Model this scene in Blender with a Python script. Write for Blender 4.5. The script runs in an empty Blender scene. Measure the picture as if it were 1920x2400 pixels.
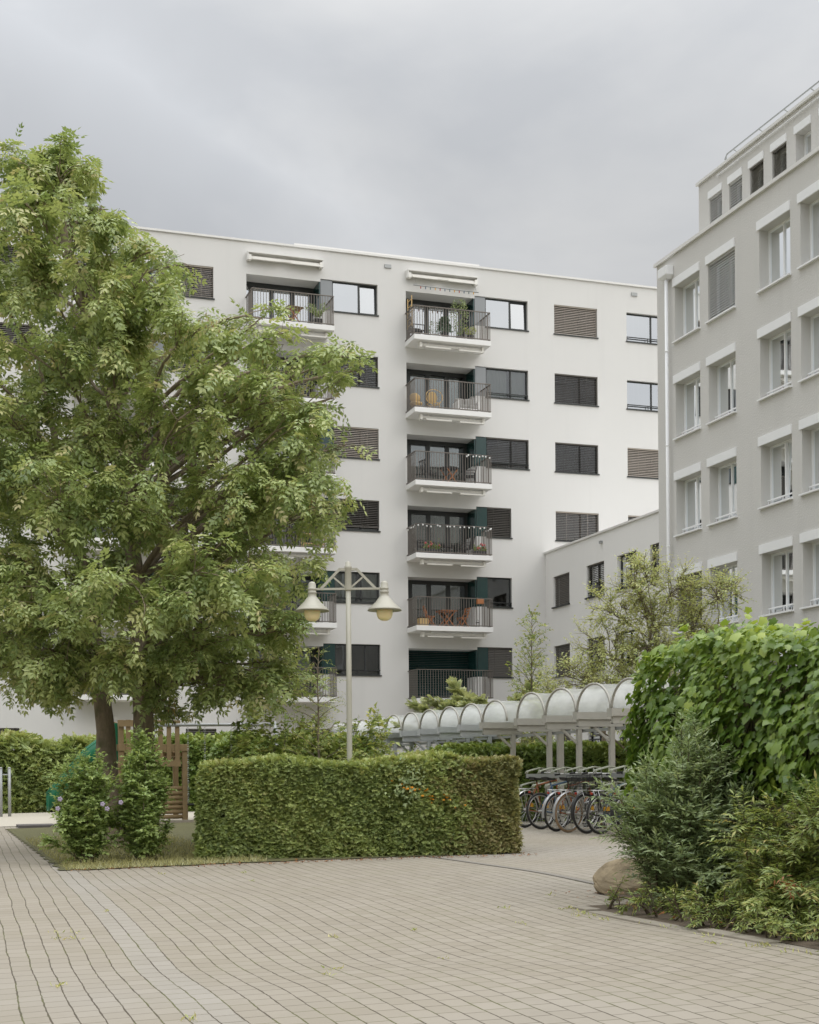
import bpy, math, random
import numpy as np
from mathutils import Vector, Matrix
random.seed(7)
RNG = np.random.default_rng(7)
S = bpy.context.scene
COL = S.collection
R = math.radians

# ------------------------------------------------------------------ camera
TH = math.atan(0.338)
fwd = Vector((math.sin(TH), math.cos(TH), 0)); up = Vector((0, 0, 1)); right = fwd.cross(up)
cd = bpy.data.cameras.new('camera'); cam = bpy.data.objects.new('camera', cd); COL.objects.link(cam)
M3 = Matrix((right, up, -fwd)).transposed() @ Matrix.Rotation(-0.008, 3, 'Z')
cam.matrix_world = Matrix.Translation((0, 0, 1.4)) @ M3.to_4x4()
cd.sensor_width = 36; cd.lens = 49.5; cd.shift_y = 623 / 2400; cd.clip_end = 6000; cd.clip_start = .1
S.camera = cam

# ------------------------------------------------------------------ world
W = bpy.data.worlds.new('World'); S.world = W; W.use_nodes = True
nt = W.node_tree; nt.nodes.clear()
def N(t, **kw):
    n = nt.nodes.new(t)
    for k, v in kw.items():
        if k in n.inputs: n.inputs[k].default_value = v
        else: setattr(n, k, v)
    return n
L = lambda a, b: nt.links.new(a, b)
SUN_V = Vector((-.62, 1.15, -.80)).normalized()
sky = N('ShaderNodeTexSky', sky_type='NISHITA', sun_disc=False, sun_elevation=R(31), sun_rotation=R(152))
tc = N('ShaderNodeTexCoord')
mp = N('ShaderNodeMapping'); mp.inputs['Rotation'].default_value = (R(20), R(38), R(-18)); mp.inputs['Scale'].default_value = (1.6, 1.2, 4.2)
L(tc.outputs['Generated'], mp.inputs['Vector'])
nz = N('ShaderNodeTexNoise', Scale=1.1, Detail=6.0, Roughness=.52, Distortion=.5); L(mp.outputs['Vector'], nz.inputs['Vector'])
cr = N('ShaderNodeValToRGB'); L(nz.outputs['Fac'], cr.inputs['Fac'])
cr.color_ramp.elements[0].position = .38; cr.color_ramp.elements[0].color = (5.65, 5.8, 6.02, 1)
cr.color_ramp.elements[1].position = .63; cr.color_ramp.elements[1].color = (7.75, 7.75, 7.68, 1)
mx = N('ShaderNodeMixRGB'); mx.inputs['Fac'].default_value = .93
L(sky.outputs['Color'], mx.inputs['Color1']); L(cr.outputs['Color'], mx.inputs['Color2'])
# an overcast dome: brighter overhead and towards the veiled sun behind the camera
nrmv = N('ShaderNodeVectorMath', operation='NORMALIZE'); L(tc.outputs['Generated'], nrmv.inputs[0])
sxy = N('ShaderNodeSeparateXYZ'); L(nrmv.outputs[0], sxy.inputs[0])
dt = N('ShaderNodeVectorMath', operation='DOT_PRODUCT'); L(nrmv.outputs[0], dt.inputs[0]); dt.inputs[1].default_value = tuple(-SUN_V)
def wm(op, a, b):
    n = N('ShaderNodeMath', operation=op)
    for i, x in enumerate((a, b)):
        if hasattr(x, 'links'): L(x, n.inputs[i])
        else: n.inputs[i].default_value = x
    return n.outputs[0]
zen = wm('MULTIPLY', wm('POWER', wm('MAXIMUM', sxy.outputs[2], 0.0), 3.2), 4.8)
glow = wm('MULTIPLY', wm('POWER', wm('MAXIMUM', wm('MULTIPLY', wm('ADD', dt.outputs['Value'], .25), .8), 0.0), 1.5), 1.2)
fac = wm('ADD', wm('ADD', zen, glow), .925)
def skydir(x, y): return (right * ((x - 960) / 3300) + up * ((1823 - y) / 3300) + fwd).normalized()
bn = skydir(100, 150).cross(skydir(800, 520)).normalized()
bd_ = N('ShaderNodeVectorMath', operation='DOT_PRODUCT'); L(nrmv.outputs[0], bd_.inputs[0]); bd_.inputs[1].default_value = tuple(bn)
n2_ = N('ShaderNodeTexNoise', Scale=5.0, Detail=5.0, Roughness=.55); L(nrmv.outputs[0], n2_.inputs['Vector'])
off_ = wm('ADD', bd_.outputs['Value'], wm('MULTIPLY', wm('SUBTRACT', n2_.outputs['Fac'], .5), .12))
band = wm('POWER', wm('MAXIMUM', wm('SUBTRACT', 1.0, wm('MULTIPLY', wm('ABSOLUTE', off_, 0.0), 14.0)), 0.0), 1.5)
fac = wm('ADD', fac, wm('MULTIPLY', wm('MULTIPLY', band, n2_.outputs['Fac']), .34))
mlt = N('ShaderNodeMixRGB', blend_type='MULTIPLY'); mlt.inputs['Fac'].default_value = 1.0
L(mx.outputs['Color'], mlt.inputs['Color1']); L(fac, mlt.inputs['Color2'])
bg = N('ShaderNodeBackground'); bg.inputs['Strength'].default_value = .085
L(mlt.outputs['Color'], bg.inputs['Color'])
wo = N('ShaderNodeOutputWorld'); L(bg.outputs['Background'], wo.inputs['Surface'])

sd = bpy.data.lights.new('sun', 'SUN'); sun = bpy.data.objects.new('sun', sd); COL.objects.link(sun)
sd.energy = .32; sd.angle = R(16); sd.color = (1, .94, .84)
sun.rotation_euler = SUN_V.to_track_quat('-Z', 'Y').to_euler(); sun.location = (0, 0, 40)

S.view_settings.view_transform = 'Standard'; S.view_settings.look = 'None'
S.view_settings.exposure = 0; S.view_settings.gamma = 1
try:
    S.cycles.max_bounces = 8; S.cycles.transparent_max_bounces = 16
except Exception: pass

# ------------------------------------------------------------------ materials
def newmat(name):
    m = bpy.data.materials.new(name); m.use_nodes = True; t = m.node_tree; t.nodes.clear(); return m, t
class NT:
    def __init__(s, t): s.t = t
    def n(s, typ, **kw):
        n = s.t.nodes.new(typ)
        for k, v in kw.items():
            if k in n.inputs: n.inputs[k].default_value = v
            else: setattr(n, k, v)
        return n
    def l(s, a, b): s.t.links.new(a, b)
    def math(s, op, a, b=None, c=None):
        n = s.t.nodes.new('ShaderNodeMath'); n.operation = op
        for i, x in enumerate((a, b, c)):
            if x is None: continue
            if hasattr(x, 'links'): s.l(x, n.inputs[i])
            else: n.inputs[i].default_value = x
        return n.outputs[0]
    def mix(s, f, a, b, blend='MIX'):
        n = s.t.nodes.new('ShaderNodeMixRGB'); n.blend_type = blend
        for i, x in enumerate((f, a, b)):
            if hasattr(x, 'links'): s.l(x, n.inputs[i])
            elif isinstance(x, (int, float)): n.inputs[i].default_value = x
            else: n.inputs[i].default_value = (*x, 1)
        return n.outputs[0]
def P_out(q, **kw):
    b = q.n('ShaderNodeBsdfPrincipled'); o = q.n('ShaderNodeOutputMaterial'); q.l(b.outputs[0], o.inputs[0])
    for k, v in kw.items():
        k = k.replace('_', ' ')
        if hasattr(v, 'links'): q.l(v, b.inputs[k])
        elif isinstance(v, tuple): b.inputs[k].default_value = (*v, 1)
        else: b.inputs[k].default_value = v
    return b
def mat(name, col, rough=.6, metal=0., var=.12, scale=3., bump=0., bscale=40., spec=.5):
    m, t = newmat(name); q = NT(t)
    tcx = q.n('ShaderNodeTexCoord')
    nz = q.n('ShaderNodeTexNoise', Scale=scale, Detail=5.0, Roughness=.6); q.l(tcx.outputs['Object'], nz.inputs['Vector'])
    lo = tuple(c * (1 - var) for c in col); hi = tuple(min(1, c * (1 + var)) for c in col)
    c = q.mix(nz.outputs['Fac'], lo, hi)
    b = P_out(q, Base_Color=c, Roughness=rough, Metallic=metal)
    b.inputs['Specular IOR Level'].default_value = spec
    if bump:
        n2 = q.n('ShaderNodeTexNoise', Scale=bscale, Detail=4.0); q.l(tcx.outputs['Object'], n2.inputs['Vector'])
        bp = q.n('ShaderNodeBump', Strength=bump, Distance=.01); q.l(n2.outputs['Fac'], bp.inputs['Height']); q.l(bp.outputs[0], b.inputs['Normal'])
    return m
LEAFK = (3.1, 2.85, 3.6)
def leafmat(name, cols, trans=.34, rough=.42, spec=.55):
    m, t = newmat(name); q = NT(t)
    at = q.n('ShaderNodeAttribute', attribute_name='rnd')
    r = q.n('ShaderNodeValToRGB'); e = r.color_ramp.elements
    while len(e) < len(cols): e.new(.5)
    for i, c in enumerate(cols):
        e[i].position = i / (len(cols) - 1); e[i].color = (*[min(.6, x * k) for x, k in zip(c, LEAFK)], 1)
    q.l(at.outputs['Fac'], r.inputs[0])
    b = q.n('ShaderNodeBsdfPrincipled', Roughness=rough); b.inputs['Specular IOR Level'].default_value = spec
    q.l(r.outputs[0], b.inputs['Base Color'])
    tr = q.n('ShaderNodeBsdfTranslucent')
    tcol = q.mix(1.0, r.outputs[0], (1.2, 1.15, .85), 'MULTIPLY'); q.l(tcol, tr.inputs[0])
    ms = q.n('ShaderNodeMixShader'); ms.inputs[0].default_value = trans
    q.l(b.outputs[0], ms.inputs[1]); q.l(tr.outputs[0], ms.inputs[2])
    o = q.n('ShaderNodeOutputMaterial'); q.l(ms.outputs[0], o.inputs[0])
    return m
def glassmat(name, tint, ior):
    m, t = newmat(name); q = NT(t)
    fr = q.n('ShaderNodeFresnel', IOR=ior)
    tr = q.n('ShaderNodeBsdfTransparent'); tr.inputs[0].default_value = (*tint, 1)
    gl = q.n('ShaderNodeBsdfGlossy', Roughness=.02)
    gl.inputs[0].default_value = (.92, .95, .97, 1)
    tcx = q.n('ShaderNodeTexCoord'); nz = q.n('ShaderNodeTexNoise', Scale=.8, Detail=1.0); q.l(tcx.outputs['Object'], nz.inputs['Vector'])
    bp = q.n('ShaderNodeBump', Strength=.12, Distance=.02); q.l(nz.outputs['Fac'], bp.inputs['Height']); q.l(bp.outputs[0], gl.inputs['Normal'])
    ms = q.n('ShaderNodeMixShader'); q.l(fr.outputs[0], ms.inputs[0]); q.l(tr.outputs[0], ms.inputs[1]); q.l(gl.outputs[0], ms.inputs[2])
    o = q.n('ShaderNodeOutputMaterial'); q.l(ms.outputs[0], o.inputs[0])
    return m
def plaster(name, col, streak=.05, bump=.2, bscale=60):
    m, t = newmat(name); q = NT(t)
    tcx = q.n('ShaderNodeTexCoord')
    n1 = q.n('ShaderNodeTexNoise', Scale=.35, Detail=6.0, Roughness=.6); q.l(tcx.outputs['Object'], n1.inputs['Vector'])
    mpp = q.n('ShaderNodeMapping'); mpp.inputs['Scale'].default_value = (2.2, 2.2, .12); q.l(tcx.outputs['Object'], mpp.inputs[0])
    n2 = q.n('ShaderNodeTexNoise', Scale=1.0, Detail=4.0); q.l(mpp.outputs[0], n2.inputs['Vector'])
    a = q.mix(n1.outputs['Fac'], tuple(c * (1 - streak) for c in col), tuple(min(1, c * (1 + streak)) for c in col))
    rr = q.n('ShaderNodeMapRange'); rr.inputs[1].default_value = .55; rr.inputs[2].default_value = .8; rr.inputs[3].default_value = 0; rr.inputs[4].default_value = .5
    q.l(n2.outputs['Fac'], rr.inputs[0])
    a = q.mix(rr.outputs[0], a, tuple(c * (1 - 1.6 * streak) for c in col))
    b = P_out(q, Base_Color=a, Roughness=.9); b.inputs['Specular IOR Level'].default_value = .2
    n3 = q.n('ShaderNodeTexNoise', Scale=bscale, Detail=4.0); q.l(tcx.outputs['Object'], n3.inputs['Vector'])
    bp = q.n('ShaderNodeBump', Strength=bump, Distance=.02); q.l(n3.outputs['Fac'], bp.inputs['Height']); q.l(bp.outputs[0], b.inputs['Normal'])
    return m
def bark(name, col):
    m, t = newmat(name); q = NT(t)
    tcx = q.n('ShaderNodeTexCoord')
    mpp = q.n('ShaderNodeMapping'); mpp.inputs['Scale'].default_value = (9, 9, 2.2); q.l(tcx.outputs['Object'], mpp.inputs[0])
    n1 = q.n('ShaderNodeTexNoise', Scale=2.2, Detail=6.0, Roughness=.65); q.l(mpp.outputs[0], n1.inputs['Vector'])
    n2 = q.n('ShaderNodeTexNoise', Scale=3.0, Detail=3.0); q.l(tcx.outputs['Object'], n2.inputs['Vector'])
    c = q.mix(n1.outputs['Fac'], tuple(x * .45 for x in col), tuple(x * 1.5 for x in col))
    rr = q.n('ShaderNodeMapRange'); rr.inputs[1].default_value = .55; rr.inputs[2].default_value = .75
    q.l(n2.outputs['Fac'], rr.inputs[0])
    c = q.mix(rr.outputs[0], c, (.10, .105, .05))
    b = P_out(q, Base_Color=c, Roughness=.95)
    bp = q.n('ShaderNodeBump', Strength=.8, Distance=.03); q.l(n1.outputs['Fac'], bp.inputs['Height']); q.l(bp.outputs[0], b.inputs['Normal'])
    return m

def paver_mat():
    m, t = newmat('pavers'); q = NT(t)
    tcx = q.n('ShaderNodeTexCoord'); sx = q.n('ShaderNodeSeparateXYZ')
    q.l(tcx.outputs['Object'], sx.inputs[0])
    wv = q.n('ShaderNodeTexNoise', Scale=.55, Detail=2.0); q.l(tcx.outputs['Object'], wv.inputs['Vector'])
    wob = q.math('MULTIPLY', q.math('SUBTRACT', wv.outputs['Fac'], .5), .075)
    wj = q.n('ShaderNodeTexNoise', Scale=9.0, Detail=2.0); q.l(tcx.outputs['Object'], wj.inputs['Vector'])
    wob = q.math('ADD', wob, q.math('MULTIPLY', q.math('SUBTRACT', wj.outputs['Fac'], .5), .012))
    u = q.math('ADD', q.math('SUBTRACT', sx.outputs[0], q.math('MULTIPLY', sx.outputs[1], .022)), wob)
    v = q.math('ADD', sx.outputs[1], q.math('MULTIPLY', wob, .5))
    uc = q.math('DIVIDE', u, .145)
    row = q.math('FLOOR', uc)
    wn = q.n('ShaderNodeTexWhiteNoise', noise_dimensions='1D'); q.l(row, wn.inputs['W'])
    off = q.math('ADD', q.math('MULTIPLY', q.math('MODULO', row, 2.0), .5), q.math('MULTIPLY', wn.outputs['Value'], .3))
    vc = q.math('ADD', q.math('DIVIDE', v, .235), off)
    colm = q.math('FLOOR', vc)
    cmb = q.n('ShaderNodeCombineXYZ'); q.l(row, cmb.inputs[0]); q.l(colm, cmb.inputs[1])
    w2 = q.n('ShaderNodeTexWhiteNoise', noise_dimensions='2D'); q.l(cmb.outputs[0], w2.inputs['Vector'])
    fu = q.math('ABSOLUTE', q.math('SUBTRACT', q.math('FRACT', uc), .5))
    fv = q.math('ABSOLUTE', q.math('SUBTRACT', q.math('FRACT', vc), .5))
    # joint masks (rows have wide mossy joints, cross joints are tight)
    jn = q.n('ShaderNodeTexNoise', Scale=5.0, Detail=3.0); q.l(tcx.outputs['Object'], jn.inputs['Vector'])
    wid = q.math('ADD', .488, q.math('MULTIPLY', jn.outputs['Fac'], -.062))
    def smooth(x, e0, e1):
        r = q.n('ShaderNodeMapRange', interpolation_type='SMOOTHSTEP')
        for i, z in ((0, x), (1, e0), (2, e1)):
            if hasattr(z, 'links'): q.l(z, r.inputs[i])
            else: r.inputs[i].default_value = z
        return r.outputs[0]
    ju = q.math('MULTIPLY', smooth(fu, wid, q.math('ADD', wid, .025)), .9)
    jv = q.math('MULTIPLY', smooth(fv, .468, .490), .72)
    joint = q.math('MAXIMUM', ju, jv)
    # base colours
    n1 = q.n('ShaderNodeTexNoise', Scale=.5, Detail=5.0, Roughness=.6); q.l(tcx.outputs['Object'], n1.inputs['Vector'])
    n2 = q.n('ShaderNodeTexNoise', Scale=160.0, Detail=2.0); q.l(tcx.outputs['Object'], n2.inputs['Vector'])
    base = q.mix(n1.outputs['Fac'], (.295, .262, .208), (.362, .325, .268))
    base = q.mix(q.math('MULTIPLY', w2.outputs['Value'], .5), base, (.25, .22, .165))
    # two bluish rows
    rr = q.math('COMPARE', row, 8.5, .6)
    base = q.mix(q.math('MULTIPLY', rr, .24), base, (.37, .37, .365))
    n4 = q.n('ShaderNodeTexNoise', Scale=.16, Detail=3.0); q.l(tcx.outputs['Object'], n4.inputs['Vector'])
    base = q.mix(q.math('MULTIPLY', smooth(n4.outputs['Fac'], .48, .7), .45), base, (.37, .35, .32))
    n5 = q.n('ShaderNodeTexNoise', Scale=2.3, Detail=5.0, Roughness=.7); q.l(tcx.outputs['Object'], n5.inputs['Vector'])
    base = q.mix(q.math('MULTIPLY', smooth(n5.outputs['Fac'], .52, .75), .5), base, (.27, .245, .20))
    base = q.mix(q.math('MULTIPLY', n2.outputs['Fac'], .35), base, (.27, .235, .19))
    moss = q.n('ShaderNodeTexNoise', Scale=1.7, Detail=4.0); q.l(tcx.outputs['Object'], moss.inputs['Vector'])
    jc = q.mix(smooth(moss.outputs['Fac'], .45, .62), (.075, .062, .042), (.10, .105, .035))
    c = q.mix(joint, base, jc)
    b = P_out(q, Base_Color=c, Roughness=.9); b.inputs['Specular IOR Level'].default_value = .25
    h = q.math('ADD', q.math('MULTIPLY', q.math('SUBTRACT', 1.0, joint), 1.0), q.math('ADD', q.math('MULTIPLY', n2.outputs['Fac'], .18), q.math('MULTIPLY', w2.outputs['Value'], .25)))
    bp = q.n('ShaderNodeBump', Strength=.6, Distance=.006); q.l(h, bp.inputs['Height']); q.l(bp.outputs[0], b.inputs['Normal'])
    return m

M = {}
M['paver'] = paver_mat()
M['white'] = plaster('white_render', (.67, .66, .638), .04, .06, 90)
M['wing'] = plaster('wing_render', (.80, .79, .765), .03, .06, 90)
M['grey'] = plaster('rough_grey_render', (.625, .612, .585), .06, .55, 22)
M['slab'] = mat('balcony_concrete', (.78, .77, .75), .8, var=.04)
M['coping'] = mat('metal_coping', (.72, .71, .68), .45, .0, var=.05)
M['reveal'] = mat('window_reveal', (.58, .57, .54), .8, var=.03)
M['trimwhite'] = mat('white_panel', (.84, .845, .845), .5, var=.03)
M['dark'] = mat('dark_metal_frame', (.035, .038, .036), .45, .2, var=.15)
M['green'] = mat('dark_green_panel', (.012, .045, .042), .22, .0, var=.2, spec=.6)
M['rail'] = mat('railing_metal', (.17, .15, .13), .5, .4, var=.15)
M['blindl'] = mat('light_blind_slats', (.38, .335, .285), .5, var=.1)
M['blindd'] = mat('dark_blind_slats', (.115, .105, .09), .55, var=.12)
M['blindw'] = mat('grey_blind_slats', (.50, .50, .49), .45, var=.05)
M['awn'] = mat('awning_casing', (.78, .76, .71), .4, var=.05)
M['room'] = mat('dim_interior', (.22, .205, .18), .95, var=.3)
M['curtain'] = mat('curtain_cloth', (.62, .63, .60), .9, var=.06)
M['drape'] = mat('grey_drape', (.36, .36, .32), .9, var=.08)
M['glass'] = glassmat('window_glass', (.62, .66, .63), 2.1)
M['glass2'] = glassmat('coated_glass', (.40, .44, .43), 6.0)
M['glass3'] = glassmat('office_glass', (.66, .70, .66), 1.6)
M['steel'] = mat('galvanised_steel', (.34, .35, .345), .5, .35, var=.12, scale=12)
M['steelb'] = mat('galvanised_shelter', (.46, .475, .485), .5, .15, var=.12, scale=12)
M['shelter'] = mat('shelter_paint', (.42, .405, .36), .5, .1, var=.08, scale=6)
M['lamp'] = mat('lamp_grey_paint', (.43, .415, .345), .45, .05, var=.06)
M['bark'] = bark('tree_bark', (.26, .21, .15))
M['twig'] = bark('twig_bark', (.12, .09, .06))
M['palebark'] = bark('pale_bark', (.22, .18, .13))
M['soil'] = mat('garden_soil', (.10, .075, .05), .95, var=.5, scale=14, bump=.8, bscale=30)
M['gravel'] = mat('pale_sand', (.48, .44, .36), .95, var=.2, scale=20, bump=.4)
M['lawn'] = mat('worn_lawn', (.105, .10, .04), .95, var=.45, scale=5, bump=.8, bscale=60)
M['earth'] = mat('ground_earth', (.14, .13, .07), .95, var=.4, scale=1.5)
M['asphalt'] = mat('drain_strip', (.25, .23, .20), .95, var=.25, scale=20, spec=.1)
M['mat'] = mat('rubber_mat', (.10, .09, .085), .9, var=.2, scale=10)
M['kerb'] = mat('kerb_concrete', (.27, .24, .19), .9, var=.2, scale=8, bump=.3)
M['wood'] = mat('weathered_timber', (.22, .155, .075), .8, var=.3, scale=6)
M['orangewood'] = mat('oiled_wood', (.36, .14, .05), .5, var=.25, scale=9)
M['slide'] = mat('green_plastic', (.012, .15, .07), .35, var=.1)
M['rock'] = mat('boulder_stone', (.27, .215, .135), .9, var=.75, scale=7, bump=1.0, bscale=16)
M['gwall'] = plaster('garden_wall_render', (.50, .44, .33), .06, .3, 30)
M['tyre'] = mat('tyre_rubber', (.025, .024, .023), .8, var=.3, scale=9)
M['tan'] = mat('tan_rubber', (.28, .19, .11), .8, var=.15)
M['chrome'] = mat('bare_metal', (.55, .55, .53), .3, .9, var=.1)
M['black'] = mat('black_plastic', (.022, .022, .022), .5, var=.2)
M['red'] = mat('red_reflector', (.36, .04, .02), .3, var=.1)
M['yellow'] = mat('yellow_plastic', (.62, .33, .03), .4, var=.1)
M['orange'] = mat('orange_paint', (.30, .10, .035), .4, var=.1)
M['blue'] = mat('blue_paint', (.05, .10, .17), .35, var=.1)
M['teal'] = mat('pale_teal_paint', (.11, .17, .18), .35, var=.1)
M['silver'] = mat('silver_paint', (.42, .42, .42), .35, .5, var=.1)
M['hook'] = mat('pale_green_tube', (.40, .42, .33), .5, var=.08)
M['rattan'] = mat('straw_rattan', (.55, .38, .17), .7, var=.2, scale=30)
M['greycloth'] = mat('grey_cushion', (.36, .35, .33), .9, var=.1)
M['pink'] = mat('pink_petals', (.62, .12, .12), .6, var=.3, scale=30)
M['whitebulb'] = mat('white_bulb_plastic', (.82, .82, .80), .4, var=.02)
M['terracotta'] = mat('dark_pot', (.05, .05, .05), .6, var=.2)
M['lilac'] = mat('lilac_petals', (.36, .31, .40), .7, var=.2, scale=30)
M['petal'] = mat('orange_petals', (.75, .30, .02), .6, var=.25, scale=30)
M['ypetal'] = mat('yellow_petals', (.80, .52, .03), .6, var=.2, scale=30)
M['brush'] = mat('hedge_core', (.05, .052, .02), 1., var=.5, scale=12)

m, t = newmat('milky_acrylic'); q = NT(t)
tr = q.n('ShaderNodeBsdfTransparent'); tr.inputs[0].default_value = (.93, .94, .93, 1)
tcx = q.n('ShaderNodeTexCoord'); nzz = q.n('ShaderNodeTexNoise', Scale=2.5, Detail=5.0); q.l(tcx.outputs['Object'], nzz.inputs['Vector'])
cc = q.mix(nzz.outputs['Fac'], (.84, .85, .84), (.94, .94, .94))
b = q.n('ShaderNodeBsdfPrincipled', Roughness=.25); q.l(cc, b.inputs['Base Color'])
tl = q.n('ShaderNodeBsdfTranslucent'); tl.inputs[0].default_value = (.85, .86, .84, 1)
m1 = q.n('ShaderNodeMixShader'); m1.inputs[0].default_value = .72; q.l(b.outputs[0], m1.inputs[1]); q.l(tl.outputs[0], m1.inputs[2])
m2 = q.n('ShaderNodeMixShader'); q.l(tr.outputs[0], m2.inputs[1]); q.l(m1.outputs[0], m2.inputs[2])
rr_ = q.n('ShaderNodeMapRange'); rr_.inputs[1].default_value = .3; rr_.inputs[2].default_value = .7; rr_.inputs[3].default_value = .32; rr_.inputs[4].default_value = .58
q.l(nzz.outputs['Fac'], rr_.inputs[0]); q.l(rr_.outputs[0], m2.inputs[0])
o = q.n('ShaderNodeOutputMaterial'); q.l(m2.outputs[0], o.inputs[0]); M['acrylic'] = m

m, t = newmat('lamp_globe'); q = NT(t)
b = P_out(q, Base_Color=(.92, .78, .46), Roughness=.35); b.inputs['Subsurface Weight'].default_value = .3; M['globe'] = m

M['ash'] = leafmat('ash_leaves', [(.062, .093, .027), (.094, .130, .038), (.126, .164, .049), (.165, .197, .064), (.20, .19, .08)], .30, .40, .65)
M['keys'] = leafmat('ash_keys', [(.085, .075, .022), (.12, .095, .028), (.15, .11, .036)], .3)
M['hib'] = leafmat('hibiscus_leaves', [(.075, .115, .034), (.115, .16, .044), (.155, .195, .055)], .38)
M['yew'] = leafmat('yew_needles', [(.066, .094, .026), (.10, .132, .035), (.132, .165, .044), (.145, .158, .05)], .32, .45)
M['yewb'] = leafmat('browned_yew', [(.072, .085, .026), (.10, .105, .032), (.12, .105, .042)], .3, .5)
M['hedge'] = leafmat('hedge_leaves', [(.045, .075, .014), (.075, .11, .02), (.11, .14, .028)], .25)
M['ivy'] = leafmat('ivy_leaves', [(.032, .064, .009), (.054, .094, .012), (.082, .125, .016), (.135, .178, .024)], .36, .36, .7)
M['wil'] = leafmat('privet_leaves', [(.062, .092, .034), (.098, .135, .05), (.135, .165, .064)], .34)
M['hyp'] = leafmat('hypericum_leaves', [(.05, .08, .017), (.082, .115, .025), (.115, .142, .03), (.16, .135, .04)], .3)
M['rust'] = leafmat('rusty_leaves', [(.065, .026, .006), (.10, .045, .010)], .2)
M['acer'] = leafmat('pale_acer_leaves', [(.14, .185, .06), (.185, .222, .075), (.215, .24, .09)], .42)
M['lime'] = leafmat('climber_leaves', [(.055, .09, .02), (.09, .125, .028), (.14, .165, .04), (.19, .19, .05)], .35)
M['conif'] = leafmat('conifer_needles', [(.10, .13, .05), (.14, .165, .065), (.17, .19, .08)], .3)
M['dconif'] = leafmat('dark_conifer_needles', [(.03, .055, .03), (.05, .08, .042)], .2)
M['grass'] = leafmat('grass_blades', [(.09, .095, .03), (.13, .13, .04), (.26, .21, .10)], .3, .6)
M['weed'] = leafmat('weed_leaves', [(.10, .13, .03), (.16, .18, .05), (.22, .19, .08)], .3, .6)

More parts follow.
